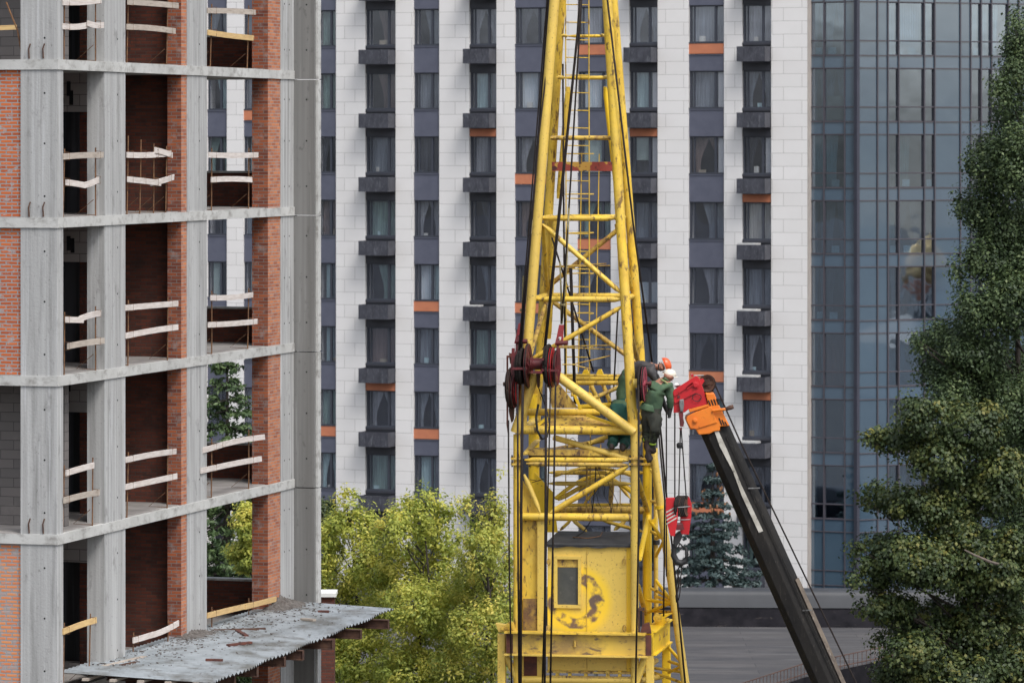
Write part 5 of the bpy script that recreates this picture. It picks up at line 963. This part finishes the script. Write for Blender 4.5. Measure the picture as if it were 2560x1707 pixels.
def helmet(c, up, fwd, mat, par, r=.135):
    c, up, fwd = Vector(c), Vector(up).normalized(), Vector(fwd); fwd = (fwd - up * fwd.dot(up)).normalized(); sd = up.cross(fwd)
    mb = MB(); n = 24; rows = 7; vs = []
    for j in range(rows + 1):
        a = math.pi / 2 * j / rows; rr_ = r * math.cos(a) ** .8 if j < rows else 0.004; h = r * 1.02 * math.sin(a)
        for i in range(n): t = 2 * math.pi * i / n; vs.append(c + fwd * rr_ * 1.18 * math.cos(t) + sd * rr_ * math.sin(t) + up * h)
    mb.add(vs, [(j * n + i, j * n + (i + 1) % n, (j + 1) * n + (i + 1) % n, (j + 1) * n + i) for j in range(rows) for i in range(n)])
    vs = []
    for ro, dz in ((r * .96, 0), (r * 1.1, -.012)):
        for i in range(n): t = 2 * math.pi * i / n; ex = .055 * max(0, math.cos(t)) ** 2 if ro > r else 0; vs.append(c + fwd * (ro * 1.18 * math.cos(t) + ex) + sd * ro * math.sin(t) + up * dz)
    mb.add(vs, [(i, (i + 1) % n, n + (i + 1) % n, n + i) for i in range(n)])
    mb.bar(c - fwd * r * .8 + up * r * .75, c + fwd * r * .8 + up * r * .8, .03, .02, up)
    h = mb.build('helmet', mat, par, smooth=True); md = h.modifiers.new('t', 'SOLIDIFY'); md.thickness = .006; return h
def face(c, up, fwd, par, r=.1, mat=None):
    c, up, fwd = Vector(c), Vector(up).normalized(), Vector(fwd).normalized(); sd = up.cross(fwd).normalized()
    for s in (-1, 1): MB().lathe(c + sd * s * r * .92 - up * .01, sd * s, [(.030, 0), (.036, .01), (.024, .02)], 10).build('ear', m_skin, par, smooth=True)
    for s in (-1, 1): MB().lathe(c + fwd * r * .96 + sd * s * .034 + up * .012, fwd, [(.013, -.01), (.010, .004)], 10).build('eye', m_white, par)
    MB().prism([c + fwd * r * .92 + up * .02, c + fwd * (r * 1.28) - up * .028, c + fwd * r * .95 - up * .035], sd * .02).build('nose', m_skin, par)
    MB().bar(c + fwd * r * .98 - up * .062 - sd * .025, c + fwd * r * .98 - up * .062 + sd * .025, .01, .01).build('mouth', m_red, par)
YP = 87.75
def W(x, y, q=0.0): return P(1500 + x / 4.9, 860 + y / 4.9, YP + q)
# 1: green jacket, ivory helmet, back to the viewer
J = dict(pelvis=(W(618, 800, .05), (.165, .13), 1), waist=(W(640, 715, .03), (.17, .135), 0), chest=(W(698, 575, 0), (.21, .16), 0), upper=(W(735, 490, .02), (.20, .14), 0), neck=(W(800, 430, .04), .065, 2), headb=(W(835, 420, .06), (.085, .095), 2), headt=(W(856, 378, .08), (.09, .10), 2),
    rsh=(W(838, 520, .05), .10, 0), rel=(W(862, 680, .06), .078, 0), rfo=(W(862, 770, .08), .052, 0), rwr=(W(858, 815, .10), .036, 3),
    lsh=(W(650, 500, .12), .085, 0), lel=(W(745, 660, .32), .062, 0), lwr=(W(800, 770, .34), .038, 3),
    rhip=(W(668, 870, .0), .13, 1), rkn=(W(680, 1050, -.05), .092, 1), rca=(W(655, 1150, .05), .075, 4), ran=(W(640, 1265, .10), .052, 4), rhe=(W(622, 1320, .10), .050, 5), rto=(W(684, 1322, -.06), .040, 5),
    lhip=(W(575, 880, .15), .115, 1), lkn=(W(575, 1080, .25), .085, 1), lca=(W(575, 1190, .15), .07, 4), lan=(W(590, 1320, .05), .052, 5), lhe=(W(600, 1385, .03), .056, 5), lto=(W(602, 1450, -.05), .044, 5))
E = [('pelvis', 'waist'), ('waist', 'chest'), ('chest', 'upper'), ('upper', 'neck'), ('neck', 'headb'), ('headb', 'headt'), ('upper', 'rsh'), ('rsh', 'rel'), ('rel', 'rfo'), ('rfo', 'rwr'), ('upper', 'lsh'), ('lsh', 'lel'), ('lel', 'lwr'), ('pelvis', 'rhip'), ('rhip', 'rkn'), ('rkn', 'rca'), ('rca', 'ran'), ('ran', 'rhe'), ('rhe', 'rto'), ('pelvis', 'lhip'), ('lhip', 'lkn'), ('lkn', 'lca'), ('lca', 'lan'), ('lan', 'lhe'), ('lhe', 'lto')]
hand(J, E, W(858, 815, .10), 'rwr', (-.15, 0, -1), (-1, -.2, 0), 3); hand(J, E, W(800, 770, .34), 'lwr', (.4, 0, -1), (1, 0, .2), 3)
w1 = person('worker in green jacket and ivory helmet with back turned, leaning right from the tower', J, E, [m_jgreen, m_pdark, m_skin, m_glove, m_camo, m_boot])
helmet(W(853, 378, .08), (.25, -.05, 1), (.9, .5, -.3), m_hel_w, w1, .125); face(W(852, 400, .08), (.25, -.05, 1), (.75, .75, -.3), w1, .098)
MB().lathe(W(838, 385, .07), (.25, -.05, 1), [(.096, -.02), (.102, .0), (.096, .02)], 18).build('headband', m_black, w1, smooth=True)
MB().path([W(742, 432, -.13), W(790, 455, -.15), W(838, 500, -.10), W(850, 540, -.06)], .022, 6).build('shoulder_stripe', M('faded_stripe', (.22, .25, .10), None, .8), w1, smooth=True)
MB().path([W(775, 428, -.03), W(800, 420, -.06), W(835, 450, -.04)], .035, 8).build('collar', m_jgreen, w1, smooth=True)
MB().lathe(W(622, 770, .04), (.22, -.02, 1), [(.228, -.085), (.232, -.06), (.222, .0), (.205, .06)], 24).build('jacket_hem', m_jgreen, w1, smooth=True)
MB().lathe(W(836, 395, -.0), (.3, -.2, 1), [(.05, -.07), (.085, -.04), (.1, .0), (.1, .04)], 16).build('nape', m_skin, w1, smooth=True)
for y, m in ((1195, m_grey), (1215, m_hivis)): MB().lathe(W(650 - (y - 1195) * .2, y, .07), (.1, -.3, 1), [(.078, -.02), (.080, 0), (.078, .02)], 16).build('reflective_band', m, w1, smooth=True)
MB().lathe(W(572, 1170, .17), (0, 0, 1), [(.085, -.03), (.087, .03)], 16).build('reflective_band', m_hivis, w1, smooth=True)
# 2: orange helmet, dark jacket, bending right behind the tower leg
J = dict(pelvis=(W(292, 680, 1.0), (.16, .13), 1), waist=(W(285, 560, 1.0), (.15, .12), 4), chest=(W(330, 380, .95), (.165, .15), 4), up2=(W(470, 310, .9), (.165, .17), 0), upper=(W(590, 285, .85), (.15, .18), 0), neck=(W(690, 285, .82), .065, 2), headb=(W(745, 288, .8), .088, 2), headt=(W(790, 262, .8), .095, 2),
    rsh=(W(600, 300, .55), .085, 0), rel=(W(655, 400, .5), .062, 0), rwr=(W(690, 480, .5), .04, 3), lsh=(W(610, 300, 1.1), .08, 0), lel=(W(690, 400, 1.15), .06, 0), lwr=(W(720, 480, 1.1), .04, 3),
    rhip=(W(300, 780, .95), .12, 1), rkn=(W(310, 960, .8), .09, 1), ran=(W(320, 1150, .9), .055, 1), rto=(W(330, 1190, .75), .045, 5), lhip=(W(270, 780, 1.1), .12, 1), lkn=(W(260, 960, 1.1), .09, 1), lan=(W(255, 1150, 1.15), .055, 1), lto=(W(250, 1190, 1.0), .045, 5))
E = [('pelvis', 'waist'), ('waist', 'chest'), ('chest', 'up2'), ('up2', 'upper'), ('upper', 'neck'), ('neck', 'headb'), ('headb', 'headt'), ('upper', 'rsh'), ('rsh', 'rel'), ('rel', 'rwr'), ('upper', 'lsh'), ('lsh', 'lel'), ('lel', 'lwr'), ('pelvis', 'rhip'), ('rhip', 'rkn'), ('rkn', 'ran'), ('ran', 'rto'), ('pelvis', 'lhip'), ('lhip', 'lkn'), ('lkn', 'lan'), ('lan', 'lto')]
hand(J, E, W(690, 480, .5), 'rwr', (.3, 0, -1), (1, 0, .2), 3); hand(J, E, W(720, 480, 1.1), 'lwr', (.3, 0, -1), (1, 0, .2), 3)
w2 = person('worker in orange helmet and dark jacket bending forward behind the tower leg', J, E, [m_jblack, m_pgreen, m_skin, m_glove, m_jgreen, m_boot])
helmet(W(795, 255, .8), (.95, 0, .35), (.35, 0, -1), m_hel_o, w2, .135); face(W(765, 290, .8), (.85, 0, .35), (.35, -.1, -1), w2, .09)
MB().path([W(730, 225, .72), W(715, 260, .7), W(720, 310, .7), W(745, 330, .72)], .014, 5).build('chin_strap', m_black, w2)
MB().path([W(560, 245, .66), W(650, 262, .66), W(672, 330, .66), W(640, 380, .62)], .010, 5).build('jacket_piping', m_grey, w2)
MB().lathe(W(290, 705, 1.0), (0, 0, 1), [(.168, -.025), (.168, .025)], 20).build('reflective_band', m_hivis, w2, smooth=True)
# 3: kneeling in green trousers, seen from behind
J = dict(pelvis=(W(235, 850, .55), (.19, .17), 0), waist=(W(235, 775, .72), (.17, .14), 0), chest=(W(260, 745, 1.05), (.17, .15), 1), upper=(W(280, 750, 1.3), .13, 1), neck=(W(300, 750, 1.4), .06, 2), headb=(W(320, 750, 1.5), .085, 2), headt=(W(335, 730, 1.55), .09, 2),
    rsh=(W(340, 780, 1.25), .07, 1), rel=(W(350, 880, 1.3), .055, 1), rwr=(W(355, 960, 1.35), .035, 3), lsh=(W(180, 780, 1.25), .07, 1), lel=(W(150, 880, 1.3), .055, 1), lwr=(W(160, 960, 1.35), .035, 3),
    rhip=(W(300, 930, .6), .12, 0), rkn=(W(318, 1190, .75), .092, 0), rca=(W(305, 1215, .5), .078, 0), ran=(W(280, 1255, .22), .058, 0), rto=(W(265, 1282, .12), .05, 3),
    lhip=(W(180, 930, .6), .12, 0), lkn=(W(160, 1190, .75), .092, 0), lca=(W(150, 1215, .5), .078, 0), lan=(W(142, 1250, .22), .058, 0), lto=(W(150, 1280, .12), .05, 3))
E = [('pelvis', 'waist'), ('waist', 'chest'), ('chest', 'upper'), ('upper', 'neck'), ('neck', 'headb'), ('headb', 'headt'), ('upper', 'rsh'), ('rsh', 'rel'), ('rel', 'rwr'), ('upper', 'lsh'), ('lsh', 'lel'), ('lel', 'lwr'), ('pelvis', 'rhip'), ('rhip', 'rkn'), ('rkn', 'rca'), ('rca', 'ran'), ('ran', 'rto'), ('pelvis', 'lhip'), ('lhip', 'lkn'), ('lkn', 'lca'), ('lca', 'lan'), ('lan', 'lto')]
hand(J, E, W(355, 960, 1.35), 'rwr', (0, .3, -1), (-1, 0, 0), 3); hand(J, E, W(160, 960, 1.35), 'lwr', (0, .3, -1), (1, 0, 0), 3)
w3 = person('worker in dark green trousers kneeling on the tower platform, only hips and legs showing', J, E, [m_pgreen, m_jgreen, m_skin, m_boot])
helmet(W(335, 730, 1.55), (.3, .5, .8), (.3, .8, -.5), m_hel_w, w3, .125); face(W(325, 745, 1.52), (.3, .5, .8), (.3, .8, -.5), w3, .09)
# ------------------------------------------------------------------ trees
def leaves(name, mat, parent, cl, n, size, sub=.32, m=60, aspect=1.6, droop=0, seed=1, flat=.35, up=.5):
    """cl: list of (centre, radii); leaf-sized quads gathered in sprays over each lump's shell"""
    rg = np.random.default_rng(seed); w = np.array([(c[1][0] * c[1][2] + c[1][0] * c[1][1]) for c in cl]); w = w / w.sum(); P_ = []; O_ = []; T_n = []
    for (c, r), wi in zip(cl, w):
        k = max(4, int(m * wi * len(cl))); d = rg.normal(size=(k, 3)); d /= np.linalg.norm(d, axis=1)[:, None]
        rad = rg.uniform(.2, 1.0, size=(k, 1)) ** (.4 if name == 'crown' else .55); cen = np.array(c) + d * rad * np.array(r)
        nn = int(n * wi); idx = rg.integers(0, k, nn); s = sub * (.5 + rg.random((k, 1)))
        off = rg.normal(size=(nn, 3)); off /= np.linalg.norm(off, axis=1)[:, None]; off = off * rg.random((nn, 1)) ** .45 * 1.75 * s[idx] * np.array([1, 1, flat * 1.6])
        P_.append(cen[idx] + off); tn = rg.random(k) ** 1.15; T_n.append(np.clip(tn[idx] * .8 + .2 * np.clip(.5 + d[idx, 2] * .5, 0, 1), 0, 1)); O_.append(off / (np.linalg.norm(off, axis=1)[:, None] + 1e-6) * .9 + d[idx] * .5)  # random per tuft, lighter toward each lump's top: toplight put into leaf colour
    p = np.concatenate(P_); n = len(p); nr = rg.normal(size=(n, 3)) * .5 + np.concatenate(O_) * 1.0; nr[:, 2] += up; nr /= np.linalg.norm(nr, axis=1)[:, None]
    t = np.cross(nr, rg.normal(size=(n, 3))); t /= np.linalg.norm(t, axis=1)[:, None]; b = np.cross(nr, t)
    s = size * rg.uniform(.6, 1.3, size=(n, 1)); org = np.array(parent['_o']); p = p - org
    V = np.empty((n, 4, 3)); V[:, 0] = p - t * s * aspect / 2; V[:, 1] = p + b * s / 2 + nr * s * .12; V[:, 2] = p + t * s * aspect / 2; V[:, 3] = p - b * s / 2 + nr * s * .12
    me = bpy.data.meshes.new(name); me.vertices.add(n * 4); me.vertices.foreach_set('co', V.reshape(-1)); me.loops.add(n * 4); me.loops.foreach_set('vertex_index', np.arange(n * 4, dtype=np.int32))
    me.polygons.add(n); me.polygons.foreach_set('loop_start', np.arange(0, n * 4, 4, dtype=np.int32)); me.polygons.foreach_set('loop_total', np.full(n, 4, dtype=np.int32)); me.update(); me.validate(); at = me.attributes.new('tone', 'FLOAT', 'POINT'); at.data.foreach_set('value', np.repeat(np.concatenate(T_n), 4).astype(np.float32)); me.materials.append(mat)
    o = bpy.data.objects.new(name, me); SC.collection.objects.link(o); o.parent = parent; o['_o'] = parent['_o']; return o
def trunk(parent, base, top, r0, cl, seed, mat=None, nb=20, start=.3):
    rg = random.Random(seed); mb = MB(); base, top = Vector(base), Vector(top); pts = []; n = 10
    for i in range(n + 1): t = i / n; pts.append(base.lerp(top, t) + Vector((rg.uniform(-.2, .2) * (0 < i < n), rg.uniform(-.2, .2) * (0 < i < n), 0)))
    mb.path(pts, [r0 * (1 - .92 * i / n) for i in range(n + 1)], 10); tk = mb.build('trunk', mat or m_bark, parent, smooth=True)
    mb = MB()
    for k in range(nb):
        c, r = rg.choice(cl); nb_ = 0; c = Vector(c) + Vector((rg.uniform(-.6, .6) * r[0], rg.uniform(-.6, .6) * r[1], rg.uniform(-.4, .7) * r[2]))
        h = max(base.z + .25 * (top.z - base.z), min(top.z - .3, c.z - rg.uniform(.5, .9) * (Vector((c.x - base.x, c.y - base.y)).length) - .3)); t = (h - base.z) / (top.z - base.z); a = base.lerp(top, t)
        mid = a.lerp(c, .5) + Vector((0, 0, .15 * (c - a).length * rg.uniform(-.4, .6))); rr_ = min(.09, r0 * (1 - .92 * t) * .35 + .012)
        mb.path([a, a.lerp(mid, .5), mid, mid.lerp(c, .5) + Vector((rg.uniform(-.1, .1), 0, rg.uniform(-.1, .1))), c], [rr_, rr_ * .8, rr_ * .6, rr_ * .4, .01], 6)
        for q in range(0): e = mid.lerp(c, rg.uniform(.1, .9)); mb.path([e, e + Vector((rg.uniform(-.6, .6), rg.uniform(-.4, .4), rg.uniform(.1, .8)))], [rr_ * .3 + .004, .004], 4)
    mb.build('limb', mat or m_bark, parent, smooth=True)
def CLS(L, Y, dy=1.0):
    rg = random.Random(len(L)); out = []
    for x, y, rx, ry in L: k = Y / FPX * D2; q = rg.uniform(-.5, .5) * dy * 2; out.append((tuple(PD(x, y, Y + q)), (rx * k, rx * k * .9, ry * k)))
    return out
YT = 116
# yellowing trees between the concrete frame and the crane
m_ly = leafmat('yellow_green_leaves', [(.12, .17, .035), (.27, .33, .06), (.46, .49, .09), (.66, .63, .13), (.78, .62, .14)], trans=.42)
m_ly2 = leafmat('olive_leaves', [(.11, .16, .035), (.24, .29, .055), (.40, .43, .08), (.60, .56, .12), (.74, .57, .13)], trans=.42)
YT1 = [([(800, 1170, 26, 50), (830, 1215, 45, 45), (775, 1230, 45, 50), (850, 1300, 60, 60), (780, 1330, 60, 60), (860, 1400, 80, 60), (800, 1450, 80, 60), (850, 1520, 90, 60), (740, 1290, 30, 60), (745, 1500, 50, 90)], 825, 116, 'bushy yellow-green tree closest to the concrete corner column'),
       ([(972, 1150, 30, 24), (950, 1190, 55, 40), (1010, 1180, 30, 35), (900, 1230, 45, 50), (1000, 1250, 60, 60), (930, 1310, 70, 60), (1020, 1340, 60, 60), (960, 1400, 85, 70), (1000, 1480, 90, 70), (940, 1540, 90, 50)], 965, 114, 'middle yellow-green tree, widest of those left of the crane'),
       ([(1140, 1155, 14, 30), (1070, 1165, 18, 22), (1125, 1205, 40, 45), (1100, 1270, 55, 50), (1150, 1280, 40, 60), (1090, 1350, 60, 60), (1150, 1390, 50, 70), (1110, 1450, 80, 70), (1080, 1530, 90, 60), (1150, 1085, 5, 9)], 1115, 112, 'sparse yellowing tree growing against the left side of the crane')]
for i, (L, tx, Yt, lab) in enumerate(YT1):
    cl = CLS(L, Yt, 1.2); b = PD(tx, 1500, Yt); t = thing('yellowing_tree', lab, 'tree', (b.x, b.y, 0), 'yellow-green trees left of the crane')
    leaves('crown', m_ly if i < 2 else m_ly2, t, cl, 30000 if i < 2 else 20000, .056, .17, 52, 2.0, seed=i + 3, flat=.7)
    top = PD(tx + (8 if i else -20), 1190, Yt); trunk(t, (b.x, b.y, 0), top, .2, cl, i, m_bark, 26)
    low_ = [((b.x, b.y, 9.0), (2.6, 2.4, 3.0))]; leaves('crown', m_ly2, t, low_, 9000, .07, .3, 70, 1.9, seed=i + 30)
# broadleaf tree lower right
m_lo = leafmat('dark_green_leaves', [(.012, .024, .008), (.026, .047, .013), (.050, .078, .02), (.10, .12, .028), (.22, .19, .04)], trans=.2)
Lo = [(2090, 925, 20, 14), (1992, 1008, 12, 9), (1990, 1145, 14, 10), (2010, 1120, 14, 12), (1966, 1262, 12, 14), (1965, 1335, 14, 16), (1985, 1392, 12, 12), (2025, 1470, 14, 12), (2130, 960, 60, 40), (2060, 1010, 50, 28), (2160, 1050, 70, 50), (2230, 980, 70, 60), (2060, 1150, 60, 30), (2120, 1165, 70, 40), (2220, 1130, 80, 70), (2290, 1100, 70, 70), (2035, 1265, 55, 40), (2005, 1320, 40, 38), (2110, 1290, 90, 60), (2230, 1290, 100, 90), (2040, 1395, 60, 32), (2140, 1440, 100, 65), (2270, 1440, 100, 90), (2100, 1500, 70, 45), (2060, 1550, 45, 30), (2200, 1560, 110, 60), (2180, 1220, 70, 60), (2310, 1300, 70, 90), (2330, 1540, 80, 60)]
Yo = 118; cl = CLS(Lo, Yo, 1.5); b = PD(2250, 1500, Yo); t = thing('broadleaf_tree', 'broad dark green leafy tree with spreading boughs at the lower right', 'tree', (b.x, b.y, 0))
leaves('crown', m_lo, t, cl, 95000, .088, .23, 46, 1.35, seed=9, flat=.48); trunk(t, (b.x, b.y, 0), PD(2245, 1000, Yo), .28, cl, 5, m_bark, 40)
# tall poplar at the right edge
m_lp = leafmat('poplar_leaves', [(.012, .026, .010), (.028, .052, .018), (.052, .085, .03), (.09, .13, .046), (.16, .20, .075)], trans=.2)
Lp = [(2330, 45, 7, 30), (2296, 205, 12, 22), (2287, 345, 16, 26), (2228, 372, 14, 14), (2203, 482, 12, 12), (2206, 455, 10, 10), (2200, 612, 16, 16), (2205, 650, 14, 10), (2106, 785, 14, 12), (2150, 765, 22, 12), (2215, 690, 18, 14), (2338, 70, 14, 50), (2345, 110, 30, 50), (2322, 115, 18, 40), (2345, 190, 50, 55), (2300, 220, 20, 40), (2318, 270, 40, 55), (2270, 350, 40, 40), (2300, 390, 60, 55), (2350, 380, 70, 90), (2238, 395, 16, 18), (2262, 470, 45, 45), (2225, 490, 26, 26), (2310, 520, 80, 60), (2280, 600, 60, 50), (2355, 620, 80, 90), (2235, 600, 28, 30), (2330, 700, 80, 70), (2260, 720, 60, 40), (2190, 770, 60, 30), (2130, 790, 28, 16), (2240, 810, 80, 45), (2170, 840, 50, 40), (2200, 870, 70, 60), (2185, 915, 50, 40), (2125, 840, 22, 18), (2260, 920, 80, 60), (2300, 850, 80, 70), (2220, 880, 70, 50), (2350, 950, 80, 90), (2310, 1050, 70, 80), (2360, 1200, 80, 120), (2370, 1400, 80, 130)]
Yp = 122; cl = CLS(Lp, Yp, 1.2); b = PD(2350, 1500, Yp); t = thing('poplar_tree', 'tall grey-green poplar rising along the right frame edge', 'tree', (b.x, b.y, 0))
leaves('crown', m_lp, t, cl, 120000, .066, .20, 60, 1.7, seed=12, flat=.9); trunk(t, (b.x, b.y, 0), PD(2349, 90, Yp + .8), .22, cl, 8, m_bark, 50)
mb = MB(); mb.path([PD(2215, 1262, Yo - 2.4), PD(2240, 1275, Yo - 2.4), PD(2275, 1290, Yo - 2.2), PD(2310, 1300, Yo - 1)], [.02, .03, .045, .05], 6); mb.build('dead_twig', m_twig, t)
# conifers
m_sp = leafmat('blue_spruce_needles', [(.018, .036, .034), (.030, .055, .052), (.048, .08, .078), (.08, .115, .115)], trans=.05); m_cone = M('cones', (.25, .12, .05), (.15, .07, .035), .8, 8)
m_dk = leafmat('dark_conifer_needles', [(.02, .04, .016), (.04, .075, .025), (.07, .115, .035), (.11, .16, .05)], trans=.1)
def conifer(lab, name, xd, ytop, Y, slope, mat, n, size, seed, group=None, bough=.5, fat=1.0):
    top = PD(xd, ytop, Y); t = thing(name, lab, 'tree', (top.x, top.y, 0), group); rg = random.Random(seed); cl = []; z = top.z
    mb = MB(); mb.path([(top.x, top.y, 0), (top.x, top.y, top.z * .6), tuple(top)], [.28, .14, .02], 8)
    while z > max(top.z - 15, 1):
        R_ = (top.z - z) * slope + .12; k = max(4, int(R_ * 5)); 
        for i in range(k):
            an = 6.283 * (i + rg.random() * .8) / k; L_ = R_ * rg.uniform(.75, 1.12); tip = Vector((top.x + math.cos(an) * L_, top.y + math.sin(an) * L_, z - L_ * .12))
            a = Vector((top.x, top.y, z)); mb.path([a, a.lerp(tip, .6) - Vector((0, 0, .05 * L_)), tip], [.03, .02, .008], 4)
            for f in (.45, .7, .95): q = a.lerp(tip, f); cl.append((tuple(q), ((.16 + .17 * L_ * (1.2 - f) * .7) * fat, (.16 + .17 * L_ * (1.2 - f) * .7) * fat, .11 * fat)))
        z -= bough * rg.uniform(.7, 1.2)
    leaves('crown', mat, t, cl, n, size, .085, 5, 2.6, seed=seed, flat=.4); mb.build('trunk', m_bark, t, smooth=True); return t, top
t, top = conifer('blue-green spruce with cones on its tip behind the low roof', 'spruce_tree', 1637, 1072, 176, .42, m_sp, 120000, .085, 4)
mb = MB(); rg_ = random.Random(2)
for i in range(26):
    h = rg_.uniform(.15, 2.0); an = rg_.uniform(0, 6.28); r = .12 + h * .33; mb.lathe((top.x + math.cos(an) * r, top.y + math.sin(an) * r, top.z - h), (0, 0, -1), [(.02, 0), (.055, .05), (.05, .13), (.015, .19)], 6)
cn = mb.build('cones', m_cone, t); cn['kind'] = 'stuff'
conifer('dark conifer seen through the open right bay of the concrete frame', 'conifer_tree', 522, 775, 132, .36, m_dk, 130000, .075, 6, fat=1.9)
cl = CLS([(575, 1200, 30, 45), (560, 1280, 35, 40), (590, 1250, 30, 60)], 125); b = PD(575, 1300, 125); t = thing('yellowing_tree', 'small light green tree seen through the open bay beside the dark conifer', 'tree', (b.x, b.y, 0)); leaves('crown', m_ly, t, cl, 12000, .06, .17, 40, 1.8, seed=77); trunk(t, (b.x, b.y, 0), PD(578, 1200, 125), .12, cl, 3, m_bark, 10)
cl = CLS([(745, 1180, 22, 30), (752, 1215, 30, 40)], 150); b = PD(735, 1300, 150); t = thing('dark_bush_tree', 'dark green treetop peeking beside the concrete fin behind the yellow-green trees', 'tree', (b.x, b.y, 0)); leaves('crown', m_lo, t, cl, 6000, .08, .2, 40, 1.4, seed=78); trunk(t, (b.x, b.y, 0), PD(745, 1190, 150), .12, cl, 3, m_bark, 8)
for o in list(SC.objects):
    if '_o' in o: del o['_o']
